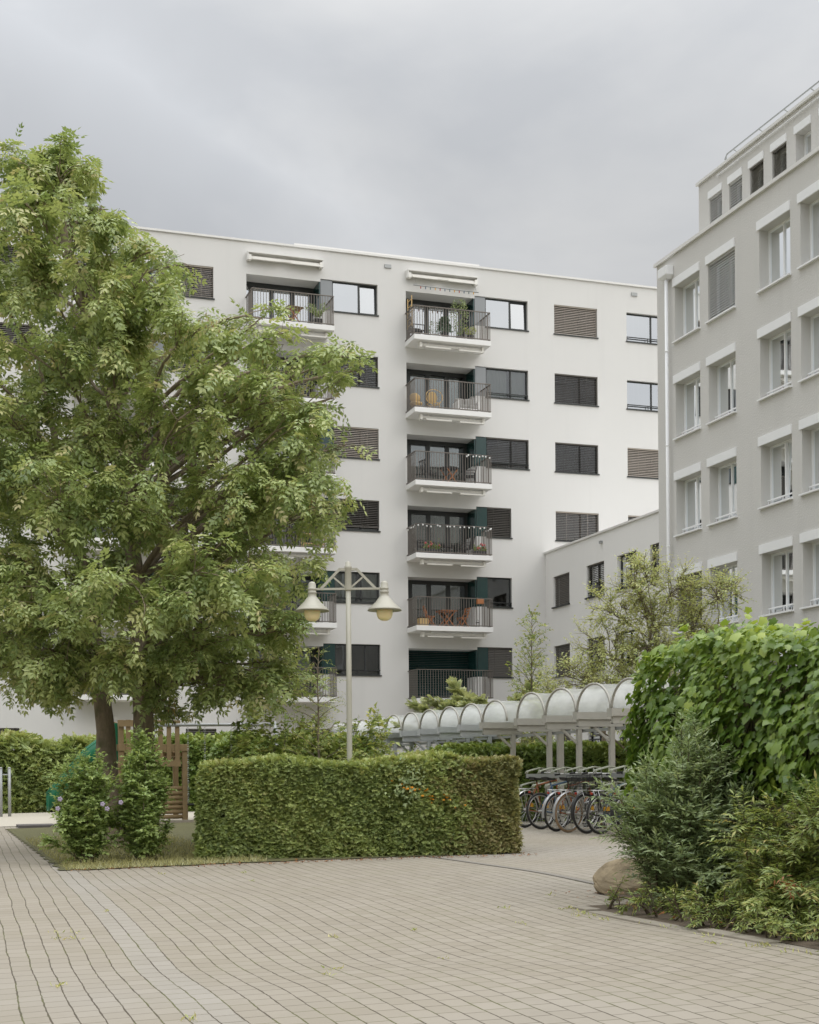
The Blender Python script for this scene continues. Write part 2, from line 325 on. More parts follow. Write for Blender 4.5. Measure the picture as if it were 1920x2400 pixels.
# ------------------------------------------------------------------ object helpers
def wloc(o):
    v = Vector((0, 0, 0))
    while o is not None: v += o.location; o = o.parent
    return v
def tag(o, label=None, cat=None, group=None, kind=None):
    if label: o['label'] = label
    if cat: o['category'] = cat
    if group: o['group'] = group
    if kind: o['kind'] = kind
    return o
def thing(name, label, cat, loc=(0, 0, 0), group=None):
    o = bpy.data.objects.new(name, None); COL.objects.link(o); o.location = loc; o.empty_display_size = .3
    return tag(o, label, cat, group)
def link(name, me, m, parent=None, smooth=False):
    if m is not None: me.materials.append(m)
    if smooth: me.polygons.foreach_set('use_smooth', [True] * len(me.polygons))
    o = bpy.data.objects.new(name, me); COL.objects.link(o)
    if parent is not None: o.parent = parent
    return o
class MB:
    def __init__(s): s.v = []; s.f = []
    def add(s, vs, fs):
        k = len(s.v); s.v += [tuple(x) for x in vs]; s.f += [tuple(i + k for i in f) for f in fs]; return s
    def box(s, x0, x1, y0, y1, z0, z1):
        if x0 > x1: x0, x1 = x1, x0
        if y0 > y1: y0, y1 = y1, y0
        if z0 > z1: z0, z1 = z1, z0
        return s.add([(x0, y0, z0), (x1, y0, z0), (x1, y1, z0), (x0, y1, z0), (x0, y0, z1), (x1, y0, z1), (x1, y1, z1), (x0, y1, z1)],
                     [(0, 3, 2, 1), (4, 5, 6, 7), (0, 1, 5, 4), (1, 2, 6, 5), (2, 3, 7, 6), (3, 0, 4, 7)])
    def bar(s, p, q_, w, h=None, upv=(0, 0, 1)):
        h = h or w; p = Vector(p); q_ = Vector(q_); d = (q_ - p).normalized(); u = Vector(upv)
        if abs(d.dot(u)) > .98: u = Vector((1, 0, 0))
        a = d.cross(u).normalized(); b_ = a.cross(d).normalized()
        vs = [e + a * (sx * w / 2) + b_ * (sy * h / 2) for e in (p, q_) for sx, sy in ((-1, -1), (1, -1), (1, 1), (-1, 1))]
        return s.add(vs, [(0, 1, 2, 3), (7, 6, 5, 4), (0, 4, 5, 1), (1, 5, 6, 2), (2, 6, 7, 3), (3, 7, 4, 0)])
    def tube(s, pts, r, n=6, cap=True):
        pts = [Vector(p) for p in pts]; m_ = len(pts)
        rs = r if isinstance(r, (list, tuple)) else [r] * m_
        k = len(s.v); ref = None
        for i, p in enumerate(pts):
            d = (pts[min(i + 1, m_ - 1)] - pts[max(i - 1, 0)])
            d = d.normalized() if d.length > 1e-9 else Vector((0, 0, 1))
            if ref is None: ref = Vector((0, 0, 1)) if abs(d.z) < .9 else Vector((1, 0, 0))
            a = d.cross(ref)
            if a.length < 1e-4: a = d.cross(Vector((0, 1, 0)))
            a.normalize(); b_ = a.cross(d).normalized(); ref = b_.cross(a) * 0 + b_ if abs(d.dot(b_)) < .9 else ref
            for j in range(n):
                an = 2 * math.pi * j / n
                s.v.append(tuple(p + (a * math.cos(an) + b_ * math.sin(an)) * rs[i]))
        for i in range(m_ - 1):
            for j in range(n):
                j2 = (j + 1) % n
                s.f.append((k + i * n + j, k + i * n + j2, k + (i + 1) * n + j2, k + (i + 1) * n + j))
        if cap:
            s.f.append(tuple(k + j for j in range(n))[::-1]); s.f.append(tuple(k + (m_ - 1) * n + j for j in range(n)))
        return s
    def lathe(s, prof, c=(0, 0, 0), n=20):
        k = len(s.v)
        for r, z in prof:
            for j in range(n):
                a = 2 * math.pi * j / n; s.v.append((c[0] + r * math.cos(a), c[1] + r * math.sin(a), c[2] + z))
        for i in range(len(prof) - 1):
            for j in range(n):
                j2 = (j + 1) % n; s.f.append((k + i * n + j, k + i * n + j2, k + (i + 1) * n + j2, k + (i + 1) * n + j))
        s.f.append(tuple(k + j for j in range(n))[::-1]); s.f.append(tuple(k + (len(prof) - 1) * n + j for j in range(n)))
        return s
    def torus(s, c, Rr, r, ax='y', n=28, k_=6, sx=1., sz=1.):
        k = len(s.v)
        for i in range(n):
            a = 2 * math.pi * i / n
            for j in range(k_):
                b_ = 2 * math.pi * j / k_
                rr = Rr + r * math.cos(b_); x, z, y = rr * math.cos(a) * sx, rr * math.sin(a) * sz, r * math.sin(b_)
                s.v.append((c[0] + x, c[1] + y, c[2] + z) if ax == 'y' else (c[0] + x, c[1] + z, c[2] + y))
        for i in range(n):
            for j in range(k_):
                i2 = (i + 1) % n; j2 = (j + 1) % k_
                s.f.append((k + i * k_ + j, k + i2 * k_ + j, k + i2 * k_ + j2, k + i * k_ + j2))
        return s
    def ball(s, c, r, n=8, m_=6, sx=1, sy=1, sz=1):
        k = len(s.v)
        for i in range(m_ + 1):
            t_ = math.pi * i / m_
            for j in range(n):
                a = 2 * math.pi * j / n
                s.v.append((c[0] + sx * r * math.sin(t_) * math.cos(a), c[1] + sy * r * math.sin(t_) * math.sin(a), c[2] + sz * r * math.cos(t_)))
        for i in range(m_):
            for j in range(n):
                j2 = (j + 1) % n; s.f.append((k + i * n + j, k + (i + 1) * n + j, k + (i + 1) * n + j2, k + i * n + j2))
        return s
    def build(s, name, m, parent=None, smooth=False, bevel=0, local=False):
        me = bpy.data.meshes.new(name)
        vs = s.v
        if parent is not None and not local:
            w = wloc(parent); vs = [(x - w.x, y - w.y, z - w.z) for x, y, z in vs]
        me.from_pydata(vs, [], s.f); me.update()
        o = link(name, me, m, parent, smooth)
        if bevel:
            b_ = o.modifiers.new('bevel', 'BEVEL'); b_.width = bevel; b_.segments = 2; b_.limit_method = 'ANGLE'
        return o

def np_mesh(name, V, F, m, parent=None, rnd=None, smooth=False):
    """V (n,3) float, F (m,k) int constant k"""
    V = np.asarray(V, np.float32).copy(); F = np.asarray(F, np.int32)
    if parent is not None:
        w = wloc(parent); V -= np.array(w, np.float32)
    me = bpy.data.meshes.new(name); k = F.shape[1]
    me.vertices.add(len(V)); me.vertices.foreach_set('co', V.ravel())
    me.loops.add(F.size); me.loops.foreach_set('vertex_index', F.ravel())
    me.polygons.add(len(F)); me.polygons.foreach_set('loop_start', np.arange(0, F.size, k, dtype=np.int32))
    me.update(calc_edges=True)
    if rnd is not None:
        at = me.attributes.new('rnd', 'FLOAT', 'POINT'); at.data.foreach_set('value', np.asarray(rnd, np.float32))
    return link(name, me, m, parent, smooth)
def unit(a): return a / np.maximum(np.linalg.norm(a, axis=-1, keepdims=True), 1e-9)
def rv(n): return unit(RNG.normal(size=(n, 3)))
def leaves(name, pos, axis, nrm, size, tpl, m, parent=None, rnd=None, smooth=False):
    tv, tf = tpl; n = len(pos)
    axis = unit(axis); side = unit(np.cross(axis, nrm)); nr = np.cross(side, axis)
    size = np.broadcast_to(np.asarray(size, float), (n,))
    V = pos[:, None, :] + size[:, None, None] * (tv[None, :, 0:1] * side[:, None, :] + tv[None, :, 1:2] * axis[:, None, :] + tv[None, :, 2:3] * nr[:, None, :])
    F = (tf[None] + (np.arange(n) * len(tv))[:, None, None]).reshape(-1, tf.shape[1])
    if rnd is None: rnd = RNG.random(n)
    return np_mesh(name, V.reshape(-1, 3), F, m, parent, np.repeat(np.clip(rnd, 0, 1), len(tv)), smooth)
def prisms(P0, P1, r0, r1):
    n = len(P0); d = unit(P1 - P0); ref = np.where(np.abs(d[:, 2:3]) < .9, np.array([[0, 0, 1.]]), np.array([[1., 0, 0]]))
    a = unit(np.cross(d, ref)); b_ = np.cross(a, d); V = []
    for P, r in ((P0, r0), (P1, r1)):
        for j in range(3):
            an = 2 * math.pi * j / 3
            V.append(P + np.reshape(r, (-1, 1)) * (a * math.cos(an) + b_ * math.sin(an)))
    V = np.stack(V, 1)
    f = np.array([(0, 1, 4, 3), (1, 2, 5, 4), (2, 0, 3, 5)]); F = (f[None] + (np.arange(n) * 6)[:, None, None]).reshape(-1, 4)
    return V.reshape(-1, 3), F

# leaf templates (x across, y along, z off the blade)
def T(v, f): return np.array(v, float), np.array(f, int)
def diamond(w=.45, fold=.12, curl=-.12):
    return T([(0, 0, 0), (w / 2, .42, fold), (0, 1, curl), (-w / 2, .42, fold), (0, .5, 0)], [(0, 1, 4), (1, 2, 4), (2, 3, 4), (3, 0, 4)])
def pinnate(pairs=4, w=.13, ll=.42, droop=.25):
    v, f = [], []
    def leaflet(bx, by, bz, ang, tilt):
        k = len(v); dx, dy = math.sin(ang), math.cos(ang); px, py = dy, -dx
        tz = bz - tilt * ll
        v.extend([(bx, by, bz), (bx + dx * ll * .45 + px * w / 2, by + dy * ll * .45 + py * w / 2, bz - tilt * ll * .35),
                  (bx + dx * ll, by + dy * ll, tz), (bx + dx * ll * .45 - px * w / 2, by + dy * ll * .45 - py * w / 2, bz - tilt * ll * .35)])
        f.extend([(k, k + 1, k + 2), (k, k + 2, k + 3)])
    for i in range(pairs):
        y = .2 + .65 * i / (pairs - 1); z = -droop * y * y
        for sgn in (1, -1): leaflet(0, y, z, sgn * R(58 - 10 * i / pairs), .35)
    leaflet(0, .9, -droop * .8, 0, .5)
    return T(v, f)
def ivyleaf():
    pts = [(0, 0), (.30, -.10), (.46, .12), (.40, .28), (.62, .45), (.36, .55), (.30, .66), (0, 1.0)]
    out = pts + [(-x, y) for x, y in pts[1:-1]][::-1]
    v = [(0, .33, .05)] + [(x, y, -.10 * abs(x) * 2 - (.14 if y > .9 else 0)) for x, y in out]
    n = len(out); return T(v, [(0, 1 + i, 1 + (i + 1) % n) for i in range(n)])
def spray(n=4, w=.24, ll=.40):
    return pinnate(n, w, ll, .15)
def blade(): return T([(-.035, 0, 0), (.035, 0, 0), (.02, .6, .08), (0, 1, .3), (-.02, .6, .08)], [(0, 1, 2), (0, 2, 4), (4, 2, 3)])
TP_DIA = diamond(); TP_LAN = diamond(.26, .06, -.1); TP_OV = diamond(.62, .1, -.15); TP_PIN = pinnate(3, .23, .48, .55); TP_IVY = ivyleaf(); TP_SPR = spray(); TP_BL = blade()
TP_NEED = pinnate(5, .05, .30, .05)

# ------------------------------------------------------------------ ground
def und(a, b):
    near = np.clip((24 - b) / 6, 0, 1) * np.clip((b + 6) / 6, 0, 1)
    return near * (
        .008 * np.sin(a * 1.1 + b * .75) + .009 * np.sin(b * .95 - a * .35 + 1.2) + .003 * np.sin(b * 1.9 + a * 1.3 + .4) - .045 * np.exp(-((b - 9.5 - .25 * a) / 1.6) ** 2))
def gz(a, b):
    a_ = np.clip(a, -40, 30); b_ = np.clip(b, -40, 75)
    return .0176 * a_ + .0051 * b_ + und(a, b)
def sheet(name, xs, ys, m, dz=0., zf=None):
    X, Y = np.meshgrid(xs, ys); Z = (zf or gz)(X, Y) + dz
    V = np.stack([X, Y, Z], -1).reshape(-1, 3); nx = len(xs)
    i, j = np.meshgrid(np.arange(nx - 1), np.arange(len(ys) - 1)); k = (j * nx + i).ravel()
    return np_mesh(name, V, np.stack([k, k + 1, k + nx + 1, k + nx], -1), m, None, None, True)
far_ = [-3000, -1200, -500, -200, -100, -60]
xs = np.array(far_ + list(np.arange(-40, 30.1, 1.0)) + [60, 100, 200, 500, 1200, 3000])
ys = np.array(far_ + list(np.arange(-40, 75.1, 1.0)) + [100, 200, 500, 1200, 3000])
tag(sheet('ground', xs, ys, M['earth'], -.06), kind='structure')
tag(sheet('paving', np.arange(-14, 20.01, .2), np.arange(-6, 60.01, .2), M['paver'], 0), kind='structure')
def ground_patch(name, x0, x1, y0, y1, m, dz, st=.2):
    return sheet(name, np.arange(x0, x1 + 1e-6, (x1 - x0) / max(1, round((x1 - x0) / st))), np.arange(y0, y1 + 1e-6, (y1 - y0) / max(1, round((y1 - y0) / st))), m, dz)
# lawn round the trees with a ragged front edge
def ragged(name, x0, x1, y0, y1, m, dz, amp=.12, ysl=0.):
    xs = np.linspace(x0, x1, 60); n = 60; rows = []
    for k in range(n + 1):
        t_ = k / n
        yy0 = y0 + ysl * (xs - x0) + amp * (np.sin(xs * 5.1) * .4 + np.sin(xs * 13.7 + 1) * .35 + np.sin(xs * 29 + 2) * .25)
        rows.append(yy0 * (1 - t_) + y1 * t_)
    Y = np.array(rows); X = np.broadcast_to(xs, Y.shape) + amp * .4 * np.sin(Y * 7) * np.exp(-((np.broadcast_to(xs, Y.shape) - x0) / .3) ** 2)
    Z = gz(X, Y) + dz; V = np.stack([X, Y, Z], -1).reshape(-1, 3); nx = len(xs)
    i, j = np.meshgrid(np.arange(nx - 1), np.arange(n)); k = (j * nx + i).ravel()
    return np_mesh(name, V, np.stack([k, k + 1, k + nx + 1, k + nx], -1), m, None, None, True)
tag(ragged('lawn', 1.68, 8.3, 20.25, 36, M['lawn'], .012, .12, -.06), kind='structure')
tag(ground_patch('playground', -8, 10.2, 37.6, 53.5, M['gravel'], .010, .5), kind='structure')
tag(ragged('planting_bed', 5.92, 12, 4, 12.38, M['soil'], .010, .0), kind='structure')
mb = MB()
tag(ragged('planting_bed', 6.62, 12, 12.30, 13.45, M['soil'], .008, .05), kind='structure')
tag(ground_patch('drainage_strip', 7.0, 7.10, 14.2, 21.5, M['asphalt'], .008, .3), kind='structure')
# kerb: single stones
mb = MB()
y = 3.0
while y < 12.35:
    ln = .98; z = float(gz(5.86, y + .5))
    mb.box(5.80 + random.uniform(-.006, .006), 5.95, y, min(y + ln, 12.35), z - .2, z + .014 + random.uniform(-.005, .005)); y += 1.0
tag(mb.build('kerb', M['kerb'], None, bevel=.008), kind='structure')
plate = MB().box(2.0, 2.9, 36.2, 37.5, .1, .29).build('rubber_mat', M['mat']); tag(plate, 'dark rubber fall mat lying beside the pale sand near the paved path', 'mat')
mb = MB().box(5.5, 8.5, 36.1, 36.3, -.1, .36); tag(mb.build('playground_edge', M['kerb']), kind='structure')

# grass blades (uncountable)
n = 9000; px = RNG.uniform(1.75, 4.6, n); py = 20.15 + RNG.random(n) ** 1.6 * 10
k = py > 20.25 - .06 * (px - 1.68) - .02
px, py = px[k], py[k]; n = len(px); pos = np.stack([px, py, gz(px, py) + .01], -1)
ax = np.stack([RNG.normal(0, .5, n), RNG.normal(0, .5, n), np.ones(n) * .8], -1)
front = np.clip(1 - (py - 20.2) / .5, 0, 1)
tag(leaves('grass', pos, ax, rv(n), RNG.uniform(.05, .13, n), TP_BL, M['grass'], None, RNG.random(n) * .6 + .5 * front), kind='stuff')
# weeds in the joints and along the kerb
pp = []
for _ in range(46):
    if random.random() < .45: a0 = 5.72 + random.gauss(0, .12); b0 = random.uniform(7, 13)
    else:
        b0 = random.uniform(6.5, 19); a0 = .022 * b0 + .145 * random.randint(0, 40)
    for _ in range(random.randint(5, 14)): pp.append((a0 + random.gauss(0, .025), b0 + random.gauss(0, .05)))
pp = np.array(pp); n = len(pp); pos = np.stack([pp[:, 0], pp[:, 1], gz(pp[:, 0], pp[:, 1])], -1)
ax = np.stack([RNG.normal(0, .8, n), RNG.normal(0, .8, n), np.ones(n) * .7], -1)
tag(leaves('weeds', pos, ax, rv(n), RNG.uniform(.02, .055, n), TP_LAN, M['weed']), kind='stuff')
# leaf litter along hedge and bed
n = 420; px = np.concatenate([RNG.uniform(1.8, 8.5, 260), RNG.uniform(6.0, 6.9, 160)]); py = np.concatenate([20.25 - .15 * (px[:260] - 1.7) + np.abs(RNG.normal(0, .18, 260)) - .2, RNG.uniform(8, 13.3, 160)])
pos = np.stack([px, py, gz(px, py) + .065], -1); pos[:260, 2] -= .045
ax = np.stack([RNG.normal(0, 1, n), RNG.normal(0, 1, n), RNG.normal(0, .15, n)], -1)
tag(leaves('leaf_litter', pos, ax, np.array([[0, 0, 1.]]) + .3 * rv(n), RNG.uniform(.03, .07, n), TP_OV, M['rust']), kind='stuff')

# ------------------------------------------------------------------ buildings
C0 = 1.4
def wall(name, Pf, u0, u1, z0, z1, holes, m, parent):
    us = sorted({u0, u1} | {h[i] for h in holes for i in (0, 1)}); zs = sorted({z0, z1} | {h[i] for h in holes for i in (2, 3)})
    us = [u for u in us if u0 <= u <= u1]; zs = [z for z in zs if z0 <= z <= z1]
    mb = MB(); idx = {}
    def vid(i, j):
        if (i, j) not in idx: idx[(i, j)] = len(mb.v); mb.v.append(Pf(us[i], zs[j], 0))
        return idx[(i, j)]
    for i in range(len(us) - 1):
        for j in range(len(zs) - 1):
            uc, zc = (us[i] + us[i + 1]) / 2, (zs[j] + zs[j + 1]) / 2
            if any(h[0] < uc < h[1] and h[2] < zc < h[3] for h in holes): continue
            mb.f.append((vid(i, j), vid(i + 1, j), vid(i + 1, j + 1), vid(i, j + 1)))
    for a, b, c, d, dep in holes:
        for (p, q_) in (((a, c), (b, c)), ((b, c), (b, d)), ((b, d), (a, d)), ((a, d), (a, c))):
            mb.add([Pf(*p, 0), Pf(*q_, 0), Pf(*q_, dep), Pf(*p, dep)], [(0, 1, 2, 3)])
    return mb.build(name, m, parent)
def fbox(mb, Pf, u0, u1, z0, z1, d0, d1):
    a = Pf(u0, z0, d0); b = Pf(u1, z1, d1); mb.box(a[0], b[0], a[1], b[1], a[2], b[2]); return mb
def curtain(Pf, u0, u1, z0, z1, d, m, parent, name='curtain', amp=.035):
    n = max(8, int((u1 - u0) / .045)); V = []; F = []
    ph = random.random() * 6
    for i in range(n + 1):
        u = u0 + (u1 - u0) * i / n; dd = d + amp * math.sin(i * 1.15 + ph) + amp * .6 * math.sin(i * .43 + ph)
        V += [Pf(u, z0, dd), Pf(u, z1, dd)]
    for i in range(n): F.append((2 * i, 2 * i + 2, 2 * i + 3, 2 * i + 1))
    return MB().add(V, F).build(name, m, parent, True)
def blind(Pf, u0, u1, z0, z1, d, tilt, m, parent, pitch=.072, low=0.):
    mb = MB(); z = z1 - .03; w = .075
    while z > z0 + low + .02:
        dy = w / 2 * math.cos(tilt); dz = w / 2 * math.sin(tilt); sag = random.uniform(-.003, .003)
        mb.add([Pf(u0, z - dz + sag, d - dy), Pf(u1, z - dz - sag, d - dy), Pf(u1, z + .012, d), Pf(u0, z + .012, d)], [(0, 1, 2, 3)])
        mb.add([Pf(u0, z + .012, d), Pf(u1, z + .012, d), Pf(u1, z + dz - sag, d + dy), Pf(u0, z + dz + sag, d + dy)], [(0, 1, 2, 3)])
        z -= pitch
    fbox(mb, Pf, u0, u1, z1 - .05, z1, d - .04, d + .04)
    if low: fbox(mb, Pf, u0, u1, z0 + low - .01, z0 + low + .02, d - .03, d + .03)
    for f in (.25, .75):
        u = u0 + (u1 - u0) * f; fbox(mb, Pf, u - .006, u + .006, z0 + low, z1, d - .043, d - .041)
    return mb.build('blind', m, parent)
def window(bld, Pf, u0, u1, z0, z1, dep, fm, gm, mull=(.6,), fw=.055, style=None, bd=None, bm='blindd', tilt=.35, low=0., sillm=None, sil=.05, cur=None, bar_=False, open_=None, sill_out=.05):
    mb = MB()
    for a, b, c, d in ((u0, u0 + fw, z0, z1), (u1 - fw, u1, z0, z1), (u0 + fw, u1 - fw, z1 - fw, z1), (u0 + fw, u1 - fw, z0, z0 + fw)):
        fbox(mb, Pf, a, b, c, d, dep, dep + .07)
    for f in mull:
        u = u0 + (u1 - u0) * f; fbox(mb, Pf, u - fw * .6, u + fw * .6, z0 + fw, z1 - fw, dep + .004, dep + .066)
    w = mb.build('window', M[fm], bld)
    edges = [u0 + fw] + [u0 + (u1 - u0) * f for f in mull] + [u1 - fw]
    for i in range(len(edges) - 1):
        a, b = edges[i] + (fw * .6 if i else 0), edges[i + 1] - (fw * .6 if i < len(edges) - 2 else 0)
        if open_ == i:   # casement tilted inwards
            t_ = .05
            V = [Pf(a, z0 + fw, dep + .05), Pf(b, z0 + fw, dep + .05), Pf(b, z1 - fw, dep + .05 + t_), Pf(a, z1 - fw, dep + .05 + t_)]
            MB().add(V, [(0, 1, 2, 3)]).build('pane', M[gm], w)
            s_ = MB()
            for p, q_ in ((0, 1), (1, 2), (2, 3), (3, 0)): s_.bar(V[p], V[q_], .06, .05)
            s_.build('open_sash', M[fm], w)
        else:
            MB().add([Pf(a, z0 + fw, dep + .035), Pf(b, z0 + fw, dep + .035), Pf(b, z1 - fw, dep + .035), Pf(a, z1 - fw, dep + .035)], [(0, 1, 2, 3)]).build('pane', M[gm], w)
    if sil: fbox(MB(), Pf, u0 - .04, u1 + .04, z0 - sil, z0 - .002, -sill_out, dep + .02).build('sill', M[sillm or fm], w)
    if style == 'blind': blind(Pf, u0 + .015, u1 - .015, z0, z1, dep - .06 if bd is None else bd, tilt, M[bm], w, low=low)
    if cur:
        for f0, f1, mm in cur: curtain(Pf, u0 + (u1 - u0) * f0, u0 + (u1 - u0) * f1, z0 + .02, z1, dep + .2, M[mm], w)
    if bar_:
        g = MB(); fbox(g, Pf, u0, u1, z0 + .17, z0 + .205, dep - .10, dep - .06)
        for f in (.02, .5, .98): fbox(g, Pf, u0 + (u1 - u0) * f - .012, u0 + (u1 - u0) * f + .012, z0, z0 + .17, dep - .09, dep - .07)
        g.build('guard_bar', M[bar_], w)
    return w

# ---- far white apartment building
BF = 54.6
apt = thing('apartment_building', 'white rendered apartment block with stacked balconies and dark framed windows', 'building', (15, BF, 0))
PF = lambda u, z, d: (u, BF + d, z)
FT = [20.05 - 2.925 * k + C0 for k in range(6)]          # window heads, top storey first
holes = []; wins = []; logs = []
SPEC = {
 (2, 0): dict(open_=1, gm='glass2', cur=[(.0, .12, 'curtain')]), (2, 1): dict(cur=[(0, .55, 'curtain'), (.62, 1, 'curtain')], bar_='dark'),
 (2, 2): dict(style='blind', tilt=.25, bar_='dark'), (2, 3): dict(style='blind', tilt=.55, mull=()), (2, 4): dict(mull=(), bar_='dark'), (2, 5): dict(style='blind', tilt=.95, mull=()),
 (1, 0): dict(open_=1, gm='glass2'), (1, 1): dict(style='blind', tilt=.35), (1, 2): dict(style='blind', bm='blindl', tilt=.6), (1, 3): dict(style='blind', tilt=.5, low=.14),
 (1, 4): dict(cur=[(.02, .5, 'curtain'), (.62, .98, 'curtain')], bar_='dark'), (1, 5): dict(mull=(.68,), bar_='dark'),
 (0, 0): dict(style='blind', bm='blindl', tilt=.5), (0, 1): dict(style='blind', tilt=.5), (0, 2): dict(cur=[(0, .4, 'curtain')]), (0, 3): dict(style='blind', tilt=.6), (0, 4): dict(), (0, 5): dict(style='blind', tilt=.8),
 (3, 0): dict(style='blind', bm='blindl', tilt=.8), (3, 1): dict(style='blind', tilt=.45), (3, 2): dict(style='blind', tilt=.2), (3, 3): dict(style='blind', bm='blindl', tilt=.15),
 (4, 0): dict(cur=[(0, .55, 'curtain')], gm='glass2', bar_='dark'), (4, 1): dict(cur=[(0, .6, 'curtain')], bar_='dark', gm='glass2'), (4, 2): dict(style='blind', bm='blindl', tilt=.8), (4, 3): dict(style='blind', bm='blindl', tilt=.25),
}
LOGX = {0: 5.10, 1: 11.83, 2: 18.46}
for k in range(6):
    zt, zb = FT[k], FT[k] - 1.24
    for c in (0, 1, 2):
        lx = LOGX[c]; w0 = lx + 3.02 + .5; w1 = lx + (5.42 if (c < 2 or k < 3) else 4.60)
        # recess + panel + window are one dark ribbon
        holes.append((lx, lx + 3.02, zt - 2.25, zt - .12, 1.0)); holes.append((lx + 3.02, w1, zb, zt, .16))
        wins.append((c, k, w0, w1, zb, zt)); logs.append((c, k, lx, zt))
    for c, u0, u1 in ((3, 25.1, 27.12), (4, 28.52, 30.6)):
        if k < 4: holes.append((u0, u1, zb, zt, .16)); wins.append((c, k, u0, u1, zb, zt))
    holes.append((1.9, 3.9, zb, zt, .16)); wins.append((9, k, 1.9, 3.9, zb, zt))
for u0, u1 in ((1.2, 3.06), (9.3, 10.5), (14.02, 18.2)):
    holes.append((u0, u1, 1.3 + C0, 1.98 + C0, .16)); wins.append((8, 0, u0, u1, 1.3 + C0, 1.98 + C0))
wall('facade', PF, -8, 36, -1.5, 21.17 + C0, holes, M['white'], apt)
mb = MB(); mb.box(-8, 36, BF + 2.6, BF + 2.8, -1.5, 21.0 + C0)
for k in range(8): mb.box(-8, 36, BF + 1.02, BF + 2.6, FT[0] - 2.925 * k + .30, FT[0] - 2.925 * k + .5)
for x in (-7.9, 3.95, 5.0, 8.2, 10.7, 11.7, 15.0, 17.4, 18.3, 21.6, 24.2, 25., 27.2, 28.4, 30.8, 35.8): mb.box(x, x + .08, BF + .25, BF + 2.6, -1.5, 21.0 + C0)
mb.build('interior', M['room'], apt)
MB().box(-8, 36, BF, BF + 14, 21.171 + C0, 21.19 + C0).box(-8, 36, BF + 13.9, BF + 14, -1.5, 21.17 + C0).box(35.9, 36, BF + .01, BF + 13.9, -1.5, 21.17 + C0).box(-8, -7.9, BF + .01, BF + 13.9, -1.5, 21.17 + C0).build('roof', M['white'], apt)
MB().box(-8.05, 36.05, BF - .07, BF + .35, 21.191 + C0, 21.27 + C0).build('coping', M['coping'], apt)
MB().box(14.5, 22.2, BF + 2.2, BF + 9, 21.19 + C0, 22.0 + C0).box(14.3, 22.5, BF + 2.0, BF + 9.2, 22.001 + C0, 22.14 + C0).build('roof_pavilion', M['coping'], apt)
for u in (17.55, 28.75): MB().box(u, u + .28, BF - .05, BF + .01, 20.78 + C0, 20.92 + C0).build('overflow_spout', M['steel'], apt)
for c, k, u0, u1, zb, zt in wins:
    sp = dict(SPEC.get((c, k), {}))
    if c == 8: sp = dict(style='blind', tilt=.7, mull=())
    if c == 9: sp = dict(style='blind', tilt=random.uniform(.2, .9))
    gm = sp.pop('gm', 'glass')
    window(apt, PF, u0, u1, zb, zt, .13, 'dark', gm, sillm='dark', **sp)
M['panelsky'] = mat('sky_grey_panel', (.20, .21, .215), .35, .5, var=.05)  # upper storey panels: the sky's reflection is put into the colour as grey
FOLD = random.Random(3)
for c, k, lx, zt in logs:
    z0 = zt - 2.25; z1 = zt - .12; rx = lx + 3.02
    # facade panel between recess and window
    fbox(MB(), PF, rx + .002, rx + .498, zt - 1.24, zt - .002, .05, .15).build('corner_panel', M['panelsky' if k < 2 else 'green'], apt)
    # recess ceiling, floor, side cheeks
    s_ = MB(); fbox(s_, PF, rx - .10, rx - .004, z0 + .22, zt - 1.24, .12, .99)
    fbox(s_, PF, lx, rx, z0 - .2, z0 + .0, 0.995, 1.6); s_.build('parapet_wall', M['white'], apt)
    fbox(MB(), PF, rx - .06, rx - .003, zt - 1.235, z1 - .003, .02, .99).build('side_panel', M['green'], apt)
    # glazed rear wall
    g = MB(); n = 4
    if k == 5 and c == 2:
        fbox(g, PF, lx, rx - .06, z0 + .02, z0 + .06, .93, .99); fr = g.build('glazed_door', M['dark'], apt)
        blind(PF, lx + .02, rx - .08, z0 + .05, z1, .93, .95, M['green'], fr)
        continue
    xs_ = [lx - .25 + .02, lx + .38, lx + 1.22, lx + 2.08, rx - .05]
    fbox(g, PF, lx, rx - .06, z1 - .16, z1 - .003, .86, .99); fbox(g, PF, lx, rx - .06, z0 + .02, z0 + .10, .9, .99)
    for x in xs_[1:-1]: fbox(g, PF, x - .09, x + .09, z0 + .1, z1 - .16, .88, .98)
    fbox(g, PF, rx - .2, rx - .06, z0 + .1, z1 - .16, .88, .98)
    fr = g.build('glazed_door', M['dark'], apt)
    gmat = 'glass2' if k < 1 else 'glass'
    for i in range(4):
        a = max(lx, xs_[i] + .09); b = xs_[i + 1] - .09 if i < 3 else rx - .2
        fbox(MB(), PF, a, b, z0 + .1, z1 - .16, .925, .93).build('pane', M[gmat], fr)
    if FOLD.random() < .75: curtain(PF, lx + FOLD.choice([.02, .9, 1.6]), rx - .2, z0 + .1, z1 - .16, 1.15, M[FOLD.choice(['drape', 'curtain', 'drape'])], fr)
    if k == 1 and c == 1: blind(PF, lx + .02, rx - .08, z0 + .6, z1, .83, .5, M['blindd'], fr)
